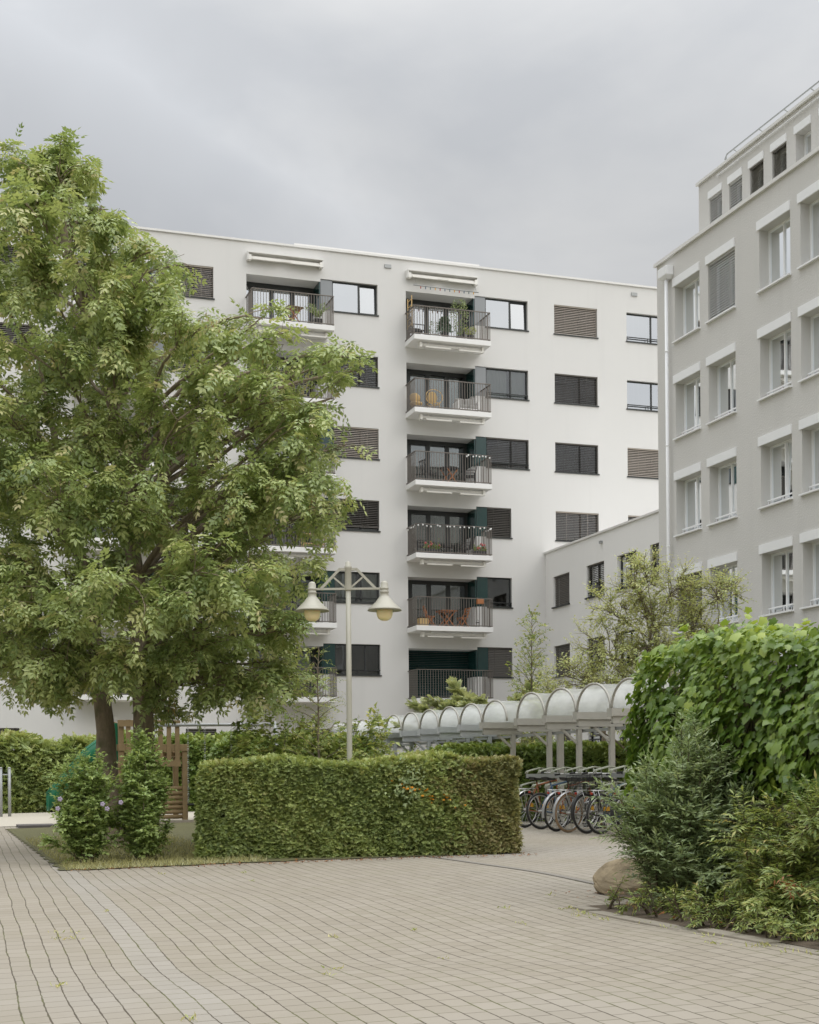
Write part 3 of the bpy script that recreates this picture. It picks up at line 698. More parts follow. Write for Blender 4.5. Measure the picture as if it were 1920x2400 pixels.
# balconies
for c, k, lx, zt in logs:
    z0 = zt - 2.23; x0, x1 = lx - .06, lx + 3.26
    b_ = MB(); b_.box(x0, x1, BF - 1.2, BF + .9, z0 - .2, z0); slab = b_.build('balcony', M['slab'], apt, bevel=.008)
    r_ = MB(); yf = BF - 1.16; zr = z0 + 1.16
    r_.bar((x0 + .03, BF - .01, zr), (x0 + .03, yf, zr), .05, .03); r_.bar((x0 + .03, yf, zr), (x1 - .03, yf, zr), .05, .03); r_.bar((x1 - .03, yf, zr), (x1 - .03, BF - .01, zr), .05, .03)
    r_.bar((x0 + .03, BF - .01, z0 + .05), (x0 + .03, yf, z0 + .05), .05, .03); r_.bar((x0 + .03, yf, z0 + .05), (x1 - .03, yf, z0 + .05), .05, .03); r_.bar((x1 - .03, yf, z0 + .05), (x1 - .03, BF - .01, z0 + .05), .05, .03)
    n = 29
    for i in range(n + 1):
        x = x0 + .03 + (x1 - x0 - .06) * i / n; r_.bar((x, yf, z0 + .03), (x, yf, zr), .014, .022)
    for x in (x0 + .03, x1 - .03):
        for i in range(1, 10): r_.bar((x, yf + 1.15 * i / 10, z0 + .03), (x, yf + 1.15 * i / 10, zr), .035, .013)
    r_.build('railing', M['rail'], slab)
    # awning cassette hanging under the slab
    if k < 5:
        a_ = MB(); y_ = BF - .86; za = z0 - .31
        a_.bar((x0 + .35, y_, za), (x1 - .25, y_, za), .10, .09); a_.bar((x0 + .55, y_ - .1, za - .10), (x0 + 1.65, y_ - .1, za - .10), .09, .055); a_.bar((x0 + 2.0, y_ - .1, za - .11), (x1 - .3, y_ - .1, za - .11), .09, .055)
        for x in (x0 + .36, x1 - .27): a_.box(x - .05, x + .05, y_ - .13, y_ + .08, za - .12, za + .08)
        for x in (x0 + .7, x1 - .8): a_.box(x - .02, x + .02, y_ - .02, y_ + .02, za, z0 - .19)
        a_.build('awning', M['awn'], slab)
for c in (1, 2):   # wall mounted awnings under a small hood over the top balconies
    lx = LOGX[c]; zt = 20.74 + C0
    h = MB().box(lx, lx + 3.08, BF - .30, BF - .002, zt - .05, zt).box(lx, lx + .05, BF - .28, BF - .002, zt - .32, zt - .05).box(lx + 3.03, lx + 3.08, BF - .28, BF - .002, zt - .32, zt - .05).build('awning_hood', M['coping'], apt)
    a_ = MB(); za = zt - .22
    a_.bar((lx + .08, BF - .17, za), (lx + 3.0, BF - .17, za), .12, .10); a_.bar((lx + .2, BF - .27, za - .06), (lx + 1.3, BF - .27, za - .06), .07, .06); a_.bar((lx + 1.75, BF - .27, za - .07), (lx + 2.95, BF - .27, za - .07), .07, .06)
    for x in (lx + .1, lx + 2.98): a_.box(x - .05, x + .05, BF - .3, BF - .08, za - .12, za + .08)
    a_.build('awning', M['awn'], h)

# ---- white low wing
wing = thing('wing_building', 'low white rendered wing with small dark shuttered windows joining the two blocks', 'building', (24.6, 48, 0))
PW = lambda u, z, d: (24.6 + d, u, z)
holes = []; ws = []
WU = [(52.24, 53.8), (49.1, 50.64), (46.45, 48.0), (43.85, 45.42)]
for zt in (8.34 + C0, 5.44 + C0, 2.54 + C0):
    for i, (a, b) in enumerate(WU): holes.append((a, b, zt - 1.27, zt, .2)); ws.append((i, a, b, zt - 1.27, zt))
wall('facade', PW, 34.5, BF - .003, -1.5, 9.42 + C0, holes, M['wing'], wing)
for i, a, b, zb, zt in ws:
    if i == 0: sp = dict(style='blind', bm='blindd', tilt=1.1, mull=())
    elif i == 1: sp = dict(style='blind', tilt=.4, low=.32, mull=(.5,), bar_='dark')
    elif i == 2: sp = dict(cur=[(.1, .6, 'drape')], bar_='dark', mull=(.5,))
    else: sp = dict(style='blind', tilt=.4, mull=(.5,))
    window(wing, PW, a, b, zb, zt, .15, 'dark', 'glass', sillm='dark', sil=.06, sill_out=.08, **sp)
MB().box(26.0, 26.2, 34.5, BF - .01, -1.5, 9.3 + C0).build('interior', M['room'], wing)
MB().box(24.603, 34, 34.5, BF - .005, 9.30 + C0, 9.415 + C0).build('roof', M['wing'], wing)
MB().box(24.54, 24.9, 34.5, BF - .003, 9.421 + C0, 9.50 + C0).build('coping', M['coping'], wing)
MB().box(24.5, 24.62, 49.2, 49.34, 9.02 + C0, 9.12 + C0).build('overflow_spout', M['steel'], wing)

# ---- grey office building on the right
AR = 20.9
off = thing('office_building', 'grey rough rendered building with deep white framed windows and set back attic', 'building', (AR, 30, 0))
PR = lambda u, z, d: (AR + d, u, z)
RU = [(35.53, 36.95), (33.65, 35.07), (31.02, 32.45), (29.15, 30.58), (26.6, 28.0), (24.7, 26.1)]
RT = [14.48 + C0 - 2.87 * k for k in range(5)]
holes = [(a, b, zt - 1.64, zt, .32) for a, b in RU for zt in RT]
wall('facade', PR, 10, 38.02, -1.5, 15.42 + C0, holes, M['grey'], off)
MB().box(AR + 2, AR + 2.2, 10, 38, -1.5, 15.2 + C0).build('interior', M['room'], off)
MB().box(AR + .003, AR + 12, 37.9, 38.015, -1.5, 15.41 + C0).box(AR + .003, AR + 12, 10, 38.0, 15.28 + C0, 15.411 + C0).box(AR + .01, AR + 12, 10.0, 10.1, -1.5, 15.28 + C0).box(AR + 11.9, AR + 12, 10.1, 37.9, -1.5, 15.28 + C0).build('roof', M['grey'], off)
MB().box(AR - .08, AR + .3, 10, 38.09, 15.421 + C0, 15.52 + C0).box(AR + .301, AR + 12, 37.8, 38.09, 15.421 + C0, 15.52 + C0).build('coping', M['coping'], off)
RS = random.Random(11)
for ci, (a, b) in enumerate(RU):
    for k, zt in enumerate(RT):
        zb = zt - 1.64
        closed = (ci == 1 and k == 0); half = (ci == 0 and k == 3)
        cur = None if (closed or half) else [(.08, .45, 'drape'), (.62, .95, RS.choice(['drape', 'curtain']))] if RS.random() < .8 else [(.0, .4, 'curtain')]
        opn = 0 if (ci == 2 and k == 2) else None
        w = window(off, PR, a, b, zb, zt, .28, 'trimwhite', 'glass3', mull=(.5,), fw=.05, sillm='trimwhite', sil=.045, sill_out=.09, cur=cur if opn is None else None,
                   bar_='trimwhite' if k > 0 else False, style='blind' if (closed or half) else None, bd=.07, bm='blindw' if closed else 'blindd', tilt=1.0 if closed else .5, open_=opn)
        if closed: pass
        # white reveal lining and shutter box over the opening
        l_ = MB(); fbox(l_, PR, b - .004, b - .001, zb, zt, .004, .28); fbox(l_, PR, a + .001, a + .004, zb, zt, .004, .28); fbox(l_, PR, a, b, zt - .004, zt - .001, .004, .28)
        l_.build('reveal', M['reveal'], w)
        fbox(MB(), PR, a - .01, b + .09, zt + .004, zt + .245, -.035, .05).build('shutter_box', M['trimwhite'], w)
# attic storey, set back
AA = AR + .6; PA = lambda u, z, d: (AA + d, u, z)
AU = [(35.27, 35.95), (34.21, 34.89), (33.14, 33.82), (32.05, 32.73), (30.95, 31.63), (29.85, 30.53), (28.75, 29.43), (27.65, 28.33)]
zt = 16.76 + C0
wall('attic_wall', PA, 12, 36.55, 15.52 + C0, 17.38 + C0, [(a, b, 15.6 + C0, zt, .3) for a, b in AU], M['grey'], off)
MB().box(AA + .003, AA + 9, 36.43, 36.545, 15.53 + C0, 17.37 + C0).box(AA + .003, AA + 9, 12, 36.54, 17.25 + C0, 17.372 + C0).build('attic_roof', M['grey'], off)
MB().box(AA - .07, AA + 9, 12, 36.62, 17.381 + C0, 17.46 + C0).build('attic_coping', M['coping'], off)
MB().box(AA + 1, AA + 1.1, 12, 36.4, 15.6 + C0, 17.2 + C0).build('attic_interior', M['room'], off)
for i, (a, b) in enumerate(AU):
    st = dict(style='blind', bd=.06, bm='blindw' if i < 2 else 'blindd', tilt=.9 if i < 2 else .5) if i < 4 else {}
    w = window(off, PA, a, b, 15.6 + C0, zt, .26, 'trimwhite', 'glass3', mull=(), sil=0, **st)
    fbox(MB(), PA, a - .01, b + .05, zt + .004, zt + .21, -.03, .05).build('shutter_box', M['trimwhite'], w)
mb = MB(); xr = AA + .25; zr = 17.86 + C0
mb.tube([(xr + 1.2, 35.55, zr - .22), (xr + .25, 35.52, zr - .16), (xr, 35.50, zr - .1), (xr, 35.38, zr), (xr, 20, zr)], .022, 6)
for u in (35.05, 33.74, 32.53, 31.32, 30.1, 28.9, 27.7): mb.tube([(xr, u, zr), (xr + .12, u - .02, zr - .07), (xr + .12, u - .02, 17.4 + C0)], .018, 6)
mb.tube([(xr, 35.42, zr - .03), (xr, 35.43, 17.4 + C0)], .014, 6)
mb.build('handrail', M['steel'], off)
mb = MB().tube([(AA - .05, 35.45, 17.22 + C0), (AA - .05, 20, 17.22 + C0)], .018, 6); mb.build('conduit', M['trimwhite'], off)
mb = MB().lathe([(.10, 0), (.10, .18), (.24, .24), (.27, .38), (.20, .5), (.02, .55)], (AA + .5, 30.75, 17.45 + C0), 14); mb.build('roof_vent', M['coping'], off, True)
# downpipe with hopper
xp = AR - .13
p_ = MB().tube([(xp, 37.22, 14.78 + C0), (xp, 37.22, -.4)], .052, 10)
for z in (2, 5, 8.2, 11.2, 14): p_.lathe([(.06, 0), (.06, .04)], (xp, 37.22, z), 10)
p_ = p_.build('downpipe', M['trimwhite'], off, True)
MB().add([(xp - .13, 37.0, 15.12 + C0), (AR - .004, 37.0, 15.12 + C0), (AR - .004, 37.5, 15.12 + C0), (xp - .13, 37.5, 15.12 + C0),
          (xp - .13, 37.0, 14.86 + C0), (AR - .004, 37.0, 14.86 + C0), (AR - .004, 37.5, 14.86 + C0), (xp - .13, 37.5, 14.86 + C0),
          (xp - .06, 37.12, 14.76 + C0), (AR - .004, 37.12, 14.76 + C0), (AR - .004, 37.34, 14.76 + C0), (xp - .06, 37.34, 14.76 + C0)],
         [(0, 1, 2, 3), (0, 4, 5, 1), (1, 5, 6, 2), (2, 6, 7, 3), (3, 7, 4, 0), (4, 8, 9, 5), (5, 9, 10, 6), (6, 10, 11, 7), (7, 11, 8, 4), (8, 11, 10, 9)]).build('rainwater_hopper', M['trimwhite'], p_, bevel=.01)

# ---- block across the street, behind the photographer (it shows in the window reflections)
opp = thing('opposite_building', 'plain beige block of flats across the yard facing the balconies', 'building', (10, -46, 0))
PO = lambda u, z, d: (u, -46 - d, z)
hs = [(x, x + 1.6, z, z + 1.5, .2) for x in range(-34, 52, 4) for z in (2, 5, 8, 11, 14, 17, 20)]
M['beige'] = plaster('beige_render', (.55, .50, .43), .06, .1)
wall('facade', PO, -36, 54, -1, 23.5, hs, M['beige'], opp)
MB().box(-36, 54, -46.6, -46.4, -1, 23.4).box(-36, 54, -58, -46.003, 23.2, 23.49).build('interior', M['room'], opp)

# ------------------------------------------------------------------ street lamp
LX, LY = 6.16, 21.14; lz = float(gz(LX, LY))
lamp = thing('street_lamp', 'pale grey two armed street lamp with cone shades standing behind the yew hedge', 'street lamp', (LX, LY, lz))
MB().lathe([(.06, 0), (.045, .25), (.043, 2.6), (.040, 4.3)], (LX, LY, lz), 14).build('pole', M['lamp'], lamp, True)
MB().lathe([(.05, 0), (.052, .02), (.052, .34), (.058, .35), (.058, .38), (.045, .39), (.04, .44), (.01, .46)], (LX, LY, 4.33), 14).build('pole_cap', M['lamp'], lamp, True)
wd = Vector((math.cos(TH), -math.sin(TH) * 1.05, 0)).normalized()
for sg in (-1, 1):
    e = Vector((LX, LY, 0)) + wd * (sg * .565)
    a_ = MB(); pt = lambda d, z: Vector((LX, LY, 0)) + wd * (sg * d) + Vector((0, 0, z))
    a_.bar(pt(.04, 4.665), pt(.135, 4.665), .04, .04); a_.bar(pt(.125, 4.675), pt(.43, 4.36), .04, .04); a_.bar(pt(.04, 4.36), pt(.52, 4.36), .032, .032); a_.bar(pt(.04, 4.38), pt(.24, 4.55), .026, .026)
    arm = a_.build('arm', M['lamp'], lamp)
    c = (e.x, e.y, 0)
    sh = MB().lathe([(.262, 4.022), (.268, 4.014), (.255, 4.04), (.14, 4.15), (.085, 4.225), (.066, 4.24), (.062, 4.29), (.07, 4.295), (.07, 4.315), (.062, 4.32), (.062, 4.345), (.07, 4.35), (.07, 4.37), (.060, 4.375), (.058, 4.44), (.04, 4.47), (.01, 4.48)], c, 26).build('lamp_shade', M['lamp'], lamp, True)
    MB().lathe([(.125, 4.045), (.128, 3.98), (.12, 3.93), (.095, 3.885), (.05, 3.86), (.01, 3.855)], c, 20).build('globe', M['globe'], sh, True)

# ------------------------------------------------------------------ bike shelter
AF, AP = 11.75, 12.5; PITCH = 1.465
SB = [24.68 + PITCH * k for k in range(-1, 3)] + [29.60 + 1.44 * k for k in range(9)]
shel = thing('bike_shelter', 'open bicycle shelter with a row of clear barrel vaults on grey posts', 'bike shelter', (AP, 28, float(gz(AP, 28))))
for i, b in enumerate(SB):
    zg = float(gz(AP, b)) - .02; steelm = M['shelter'] if i < 5 else M['steelb']
    MB().box(AP - .05, AP + .05, b - .05, b + .05, zg, 2.36).box(AP - .1, AP + .1, b - .1, b + .1, zg, zg + .035).build('post', steelm, shel, bevel=.006)
    MB().bar((AP - .05, b, 2.08), (AP - .38, b, 2.36), .05, .05, (0, 1, 0)).build('brace', steelm, shel)
    MB().box(AF + .02, AP + .22, b - .04, b + .04, 2.361, 2.50).box(AF + .02, AP + .22, b - .055, b + .055, 2.361, 2.375).build('beam', steelm, shel)
    MB().box(AF - .03, AP + .40, b - .09, b + .09, 2.501, 2.512).box(AF - .03, AP + .40, b - .09, b - .078, 2.513, 2.64).box(AF - .03, AP + .40, b + .078, b + .09, 2.513, 2.64).box(AF - .032, AF - .02, b - .1, b + .1, 2.49, 2.645).build('gutter', steelm, shel)
def arc(b0, b1, zb, h, n=16): return [(b0 + (b1 - b0) * (.5 - .5 * math.cos(math.pi * i / n)), zb + h * math.sin(math.pi * i / n)) for i in range(n + 1)]
for i in range(-1, len(SB)):
    b0 = SB[i] + .015 if i >= 0 else SB[0] - 1.38; b1 = (SB[i + 1] if i + 1 < len(SB) else SB[-1] + 1.44) - .015
    if b1 - b0 > 1.7: b0 = b1 - 1.44
    h = .52 if b1 < 29 else .47
    A = arc(b0, b1, 2.62, h); V = []; F = []
    xs_ = [AF + .01, AF + .4, AF + .8, AP + .38]
    for (y, z) in A:
        for x in xs_: V.append((x, y, z))
    for k in range(len(A) - 1):
        for j in range(3): F.append((k * 4 + j, k * 4 + j + 1, k * 4 + j + 5, k * 4 + j + 4))
    MB().add(V, F).build('roof_panel', M['acrylic'], shel, True)
    for x in (AF, AP + .38): MB().tube([(x, y, z) for y, z in A], .026, 5).build('arch', M['shelter'], shel, True)
MB().bar((AP + .1, 20.9, 2.33), (AP + .1, 41.2, 2.33), .06, .06).build('purlin', M['steel'], shel)
MB().box(AP + .45, AP + .57, 28.1, 28.22, .1, 2.5).build('back_post', M['shelter'], shel)
rack = thing('bike_rack', 'galvanised rail with pale green hanging hooks along the shelter posts', 'bike rack', (AP - .12, 26, float(gz(AP, 26))))
zr = 1.42
MB().bar((AP - .12, 22.3, zr), (AP - .12, 28.5, zr), .09, .09).build('rail', M['steel'], rack)
hi = 0; b = 22.6
while b < 28.4:
    lo_ = (hi % 2) * -.30; x = AP - .12
    MB().tube([(x - .30, b - .03, zr + .05 + lo_), (x - .27, b - .03, zr + .10 + lo_), (x + .02, b, zr + .17 + lo_), (x + .16, b + .02, zr + .15 + lo_), (x + .18, b + .02, zr + .05 + lo_)], .016, 6).tube([(x - .30, b + .06, zr + .05 + lo_), (x - .27, b + .06, zr + .10 + lo_), (x + .02, b + .07, zr + .17 + lo_), (x + .16, b + .07, zr + .15 + lo_)], .016, 6).tube([(x, b, zr + .15 + lo_), (x, b, zr - .22 + lo_ * .5)], .014, 6).build('hook', M['hook'], rack, True)
    b += .33; hi += 1

# ------------------------------------------------------------------ bicycles
def wheel(root, x, z, r, tyre, rimw, spokes=18, seed=0):
    w = MB().torus((x, 0, z), r - .022, .022, n=32, k_=6).build('wheel', M[tyre], root, True)
    MB().torus((x, 0, z), r - .052, .012, n=32, k_=4).build('rim', M['chrome'], w, True)
    s_ = MB()
    for i in range(spokes):
        a = 2 * math.pi * i / spokes + seed; s_.bar((x + .02 * math.cos(a + 1), .02 * (-1) ** i, z + .02 * math.sin(a + 1)), (x + (r - .05) * math.cos(a), 0, z + (r - .05) * math.sin(a)), .004, .004)
    s_.tube([(x, -.05, z), (x, .05, z)], .02, 8); s_.build('spokes', M['chrome'], w)
    return w
def guard(root, x, z, r, a0, a1, m, name='mudguard'):
    V = []; F = []; n = 14
    for i in range(n + 1):
        a = R(a0 + (a1 - a0) * i / n)
        for y, rr in ((-.028, r), (0, r + .012), (.028, r)): V.append((x + rr * math.cos(a), y, z + rr * math.sin(a)))
    for i in range(n):
        for j in range(2): F.append((i * 3 + j, i * 3 + j + 1, i * 3 + j + 4, i * 3 + j + 3))
    MB().add(V, F).build(name, M[m], root, True)
def bicycle(label, loc, head, frame='blue', tyre='tyre', guardm='chrome', step=False, rack_=True, basket=False, saddle='black', r=.345, front_light=False, deco=None, lean=3):
    root = thing('bicycle', label, 'bicycle', (0, 0, 0), 'bicycles parked at the rack')
    bb = (.43, 0, .28); st = (.26, 0, .86); ht = (.80, 0, .90); hb = (.86, 0, .66); ra = (0, 0, r); fa = (1.06, 0, r)
    f = MB(); f.tube([bb, st], .016, 7)
    if step: f.tube([bb, (.60, 0, .38), hb], .019, 7); f.tube([(.36, 0, .50), (.58, 0, .55), (.82, 0, .80)], .014, 7)
    else: f.tube([bb, hb], .019, 7); f.tube([(.28, 0, .80), ht], .016, 7)
    for y in (-.06, .06): f.tube([bb, (0, y, r)], .010, 6); f.tube([(.27, 0, .78), (0, y, r)], .009, 6)
    f.tube([ht, hb], .02, 7); f.build('frame', M[frame], root, True)
    k = MB(); k.tube([hb, (.885, 0, .58)], .016, 6)
    for y in (-.05, .05): k.tube([(.88, y * .6, .62), (.90, y, .56), (1.0, y, .42), fa[:1] + (y,) + fa[2:]], .011, 6)
    k.build('fork', M[frame], root, True)
    wheel(root, 0, r, r, tyre, .02, seed=random.random()); wheel(root, 1.06, r, r, tyre, .02, seed=random.random())
    if guardm: guard(root, 0, r, r + .02, 20, 195, guardm); guard(root, 1.06, r, r + .02, 25, 150, guardm)
    c = MB().torus((.43, .045, .28), .085, .008, n=18, k_=4).tube([(.43, .06, .28), (.53, .07, .14)], .009, 5).tube([(.43, -.06, .28), (.33, -.07, .42)], .009, 5)
    c.box(.48, .58, .06, .14, .125, .145).box(.28, .38, -.14, -.06, .415, .435); c.bar((.43, .045, .36), (.0, .045, r + .035), .006, .012); c.bar((.43, .045, .20), (.0, .045, r - .035), .006, .012); c.build('crankset', M['black'], root)
    s_ = MB(); s_.add([(.10, -.08, .965), (.10, .08, .965), (.16, .085, .95), (.16, -.085, .95), (.30, .03, .935), (.30, -.03, .935), (.39, .018, .93), (.39, -.018, .93),
                       (.11, -.07, .92), (.11, .07, .92), (.16, .07, .90), (.16, -.07, .90), (.30, .022, .90), (.30, -.022, .90), (.38, .01, .905), (.38, -.01, .905)],
                      [(0, 1, 2, 3), (3, 2, 4, 5), (5, 4, 6, 7), (8, 11, 10, 9), (11, 13, 12, 10), (13, 15, 14, 12), (0, 8, 9, 1), (1, 9, 10, 2), (2, 10, 12, 4), (4, 12, 14, 6), (6, 14, 15, 7), (7, 15, 13, 5), (5, 13, 11, 3), (3, 11, 8, 0)])
    s_.tube([st, (.245, 0, .91)], .012, 6); s_.build('saddle', M[saddle], root, bevel=.01)
    h = MB(); h.tube([ht, (.79, 0, 1.0), (.82, 0, 1.03)], .013, 6); h.tube([(.66, -.28, 1.02), (.74, -.25, 1.03), (.83, -.08, 1.03), (.83, .08, 1.03), (.74, .25, 1.03), (.66, .28, 1.02)], .012, 6)
    h = h.build('handlebar', M['chrome'], root, True)
    for y in (-1, 1): MB().tube([(.62, y * .293, 1.015), (.72, y * .257, 1.028)], .018, 7).build('grip', M['black'], h, True)
    if rack_:
        k = MB()
        for y in (-.06, .06): k.tube([(.22, y, .74), (-.22, y, .74)], .006, 5); k.tube([(-.15, y, .74), (0, y, r)], .006, 5)
        for x in (-.22, -.08, .08, .2): k.tube([(x, -.06, .74), (x, .06, .74)], .006, 5)
        k.build('luggage_rack', M['chrome'], root, True)
    MB().box(-.26, -.235, -.022, .022, .67, .71).build('tail_light', M['red'], root, bevel=.008)
    MB().box(.02, .16, -.035, -.03, r + .05, r + .12).build('reflector', M['yellow'], root)
    if basket:
        b_ = MB(); x0, x1, y0, y1, z0, z1 = -.28, .14, -.17, .17, .76, 1.0
        for i in range(13):
            x = x0 + (x1 - x0) * i / 12
            for y in (y0, y1): b_.bar((x, y * .8, z0), (x, y, z1), .005)
        for i in range(11):
            y = y0 + (y1 - y0) * i / 10
            for x in (x0, x1): b_.bar((x, y * .85, z0), (x, y, z1), .005)
            b_.bar((x0, y * .8, z0), (x1, y * .8, z0), .005)
        for j in range(6):
            t_ = j / 5; z = z0 + (z1 - z0) * t_; yy = y1 * (.8 + .2 * t_)
            b_.bar((x0, -yy, z), (x1, -yy, z), .006); b_.bar((x0, yy, z), (x1, yy, z), .006); b_.bar((x0, -yy, z), (x0, yy, z), .006); b_.bar((x1, -yy, z), (x1, yy, z), .006)
        b_.build('basket', M['black'], root)
    if front_light: MB().lathe([(.03, 0), (.035, .03), (.02, .06)], (.92, 0, .92), 10).build('headlight', M['chrome'], root, True)
    root.scale = (1.1, 1.1, 1.1); root.location = (loc[0], loc[1], float(gz(*loc))); root.rotation_euler = (R(lean), 0, head)
    return root
HD = math.atan2(.347, .94)
bicycle('bicycle farthest left by the hedge end with chrome mudguard and yellow spoke reflector', (11.65, 26.97), HD + .05, 'orange', guardm='chrome', saddle='black', lean=4)
bicycle('dark blue mountain bicycle without luggage rack and with chunky black tyres', (11.61, 26.06), HD - .08, 'blue', guardm=None, rack_=False, lean=-3, r=.34)
bicycle('orange framed bicycle with silver mudguards half hidden behind the tan tyred one', (11.49, 25.07), HD + .04, 'orange', guardm='silver', lean=3)
bicycle('silver bicycle with tan tyres nearest to the middle of the row', (11.49, 24.53), HD, 'silver', tyre='tan', guardm='silver', step=True, lean=2)
bicycle('black framed bicycle carrying a black wire basket over its rear wheel', (11.59, 23.93), HD + .03, 'black', guardm='black', basket=True, step=True, lean=-2)
bicycle('pale teal bicycle at the right end behind the grey green shrub', (11.68, 23.55), HD - .04, 'teal', guardm=None, lean=4, front_light=True)
bicycle('dark teal bicycle mostly covered by leaves of the shrub', (11.85, 22.8), HD, 'teal', guardm='black', lean=-3)

# ------------------------------------------------------------------ garden wall, boulder, fence and play things
gw = MB().box(7.52, 7.80, 5.0, 13.65, .0, 2.35).build('garden_wall', M['gwall'], None, bevel=.01); tag(gw, 'low sandy rendered garden wall almost hidden under the ivy', 'wall')
def rock(name, c, sx, sy, sz, m, label, cat, seed, rot=0):
    rng = np.random.default_rng(seed); mb = MB().ball((0, 0, 0), 1, 40, 26); V = np.array(mb.v)
    pl = unit(rng.normal(size=(15, 3)) * np.array([1, 1, .9])); dist = rng.uniform(.60, .80, 15)
    for p, d in zip(pl, dist):
        h = V @ p; V = V - np.maximum(h - d, 0)[:, None] * p * .96
    V += .012 * np.sin(V[:, [1, 2, 0]] * 7 + seed) + .012 * np.sin(V[:, [2, 0, 1]] * 17 + seed * 2) + rng.normal(0, .009, V.shape) ; V = V * np.array([sx, sy, sz])
    ca, sa = math.cos(rot), math.sin(rot); V[:, :2] = V[:, :2] @ np.array([[ca, sa], [-sa, ca]])
    mb.v = [tuple(v + np.array(c)) for v in V]; o = mb.build(name, m); return tag(o, label, cat)
rock('boulder', (6.98, 13.30, .20), .52, .38, .34, M['rock'], 'ochre brown boulder lying at the corner of the planting bed', 'boulder', 5, -.3)
rock('stone', (6.85, 12.62, .12), .09, .07, .08, M['steel'], 'small grey stone beside the ochre boulder', 'stone', 9)
gate = thing('metal_gate', 'galvanised tubular gate standing at the far end of the paved path', 'gate', (2.0, 46, .3))
for x in (2.0, 2.26): MB().tube([(x, 46, .2), (x, 46, 1.80)], .05, 10).lathe([(.055, 1.79), (.05, 1.82), (.01, 1.84)], (x, 46, 0), 10).build('post', M['steel'], gate, True)
MB().tube([(1.92, 46, .45), (.6, 46, .45)], .022, 8).tube([(1.92, 46, 1.65), (.6, 46, 1.65)], .022, 8).tube([(2.0, 46, 1.6), (2.26, 46, 1.6)], .02, 6).build('leaf_frame', M['steel'], gate, True)
# climbing tower of timber
TX0, TX1, TY0, TY1 = 4.66, 6.33, 37.4, 38.9
tw = thing('play_tower', 'weathered timber play tower with plank rails and a log climbing wall', 'play tower', (5.5, 38, .3))
for i, (x, y) in enumerate(((TX0, TY0), (TX0, TY1), (TX1, TY0), (TX1, TY1))):
    MB().box(x - .07, x + .07, y - .07, y + .07, .28, 2.98 if x < 5 else 2.34).build('post', M['wood'], tw, bevel=.012)
MB().box(TX0 - .08, TX1 + .1, TY0 - .10, TY0 - .072, 2.16, 2.34).box(TX0, TX1, TY1 + .072, TY1 + .1, 2.16, 2.34).box(TX0 - .072, TX0 - .1, TY0, TY1, 2.16, 2.34).build('rail', M['wood'], tw, bevel=.008)
MB().box(TX0, TX1, TY0, TY1, 2.02, 2.12).build('platform', M['wood'], tw)
for j, x in enumerate((4.78, 4.98, 5.18, 5.38, 5.62, 5.84, 6.06)):
    MB().box(x, x + .12, TY0 - .128, TY0 - .101, 1.75, 2.98 if j < 4 else 2.9).build('plank', M['wood'], tw)
for z_ in (1.75, 2.80): MB().box(TX0 - .1, 6.2, TY0 - .158, TY0 - .129, z_, z_ + .17).build('plank_rail', M['wood'], tw)
for j in range(7): MB().tube([(5.55, TY0, .42 + .125 * j), (6.26, TY0, .42 + .125 * j)], .058, 10).build('log', M['wood'], tw, True)
# slide: trough with high sides
sl = thing('slide', 'green plastic playground slide running down from the timber tower', 'slide', (2.9, 38, .3))
path = [(4.62, 2.14), (4.25, 2.12), (3.85, 1.82), (3.35, 1.25), (3.0, .84), (2.82, .62)]
V = []; F = []
for x, z in path:
    for y, dz in ((37.72, .42), (37.76, .10), (37.84, .0), (38.26, .0), (38.34, .10), (38.38, .42)): V.append((x, y, z + dz))
for i in range(len(path) - 1):
    for j in range(5): F.append((i * 6 + j, i * 6 + j + 1, i * 6 + j + 7, i * 6 + j + 6))
chute = MB().add(V, F).build('chute', M['slide'], sl, True); so = chute.modifiers.new('thick', 'SOLIDIFY'); so.thickness = .03
for y in (37.72, 38.38): MB().tube([(x, y, z + .43) for x, z in path], .03, 6).build('chute_rim', M['slide'], sl, True)
for y in (37.5, 38.5): MB().box(4.45, 4.6, y, y + .04, 1.6, 2.9).build('entry_panel', M['slide'], sl)
# swing frame
sw = thing('swing_frame', 'galvanised swing frame with hanging chains behind the hedge', 'swing', (6.3, 32.7, .28))
a, b_ = Vector((4.9, 33.15, 2.68)), Vector((7.58, 32.27, 2.68)); dv = (b_ - a).normalized(); pv = Vector((-dv.y, dv.x, 0))
MB().tube([a, b_], .038, 8).build('top_bar', M['steel'], sw, True)
for e, s1 in ((a, -1), (b_, 1)):
    for s2 in (-.9, .9): MB().tube([e + Vector((0, 0, .06)), e + pv * s2 + dv * (s1 * .28) - Vector((0, 0, 2.45))], .042, 8).build('leg', M['steel'], sw, True)
for f0 in (.28, .42, .64, .78):
    p = a.lerp(b_, f0); mb = MB()
    for j in range(24): mb.torus((p.x, p.y, 2.62 - .075 * j), .018, .006, 'y' if j % 2 else 'z', 6, 3, sz=2.0 if j % 2 else 1)
    mb.build('chain', M['steel'], sw)
for f0 in (.35, .71):
    p = a.lerp(b_, f0); c_ = dv * .22; MB().bar(p - c_ + Vector((0, 0, -1.86)), p + c_ + Vector((0, 0, -1.86)), .16, .03).build('seat', M['black'], sw)
wf = thing('timber_fence', 'rustic round timber rail fence behind the bike shelter', 'fence', (17, 40.4, .4))
for x in (15.4, 16.4, 17.4, 18.3, 19.2): MB().tube([(x, 40.4 - (x - 17) * .1, .2), (x, 40.4 - (x - 17) * .1, 2.55 if x > 17 and x < 18 else 2.2)], .09, 9).build('post', M['wood'], wf, True)
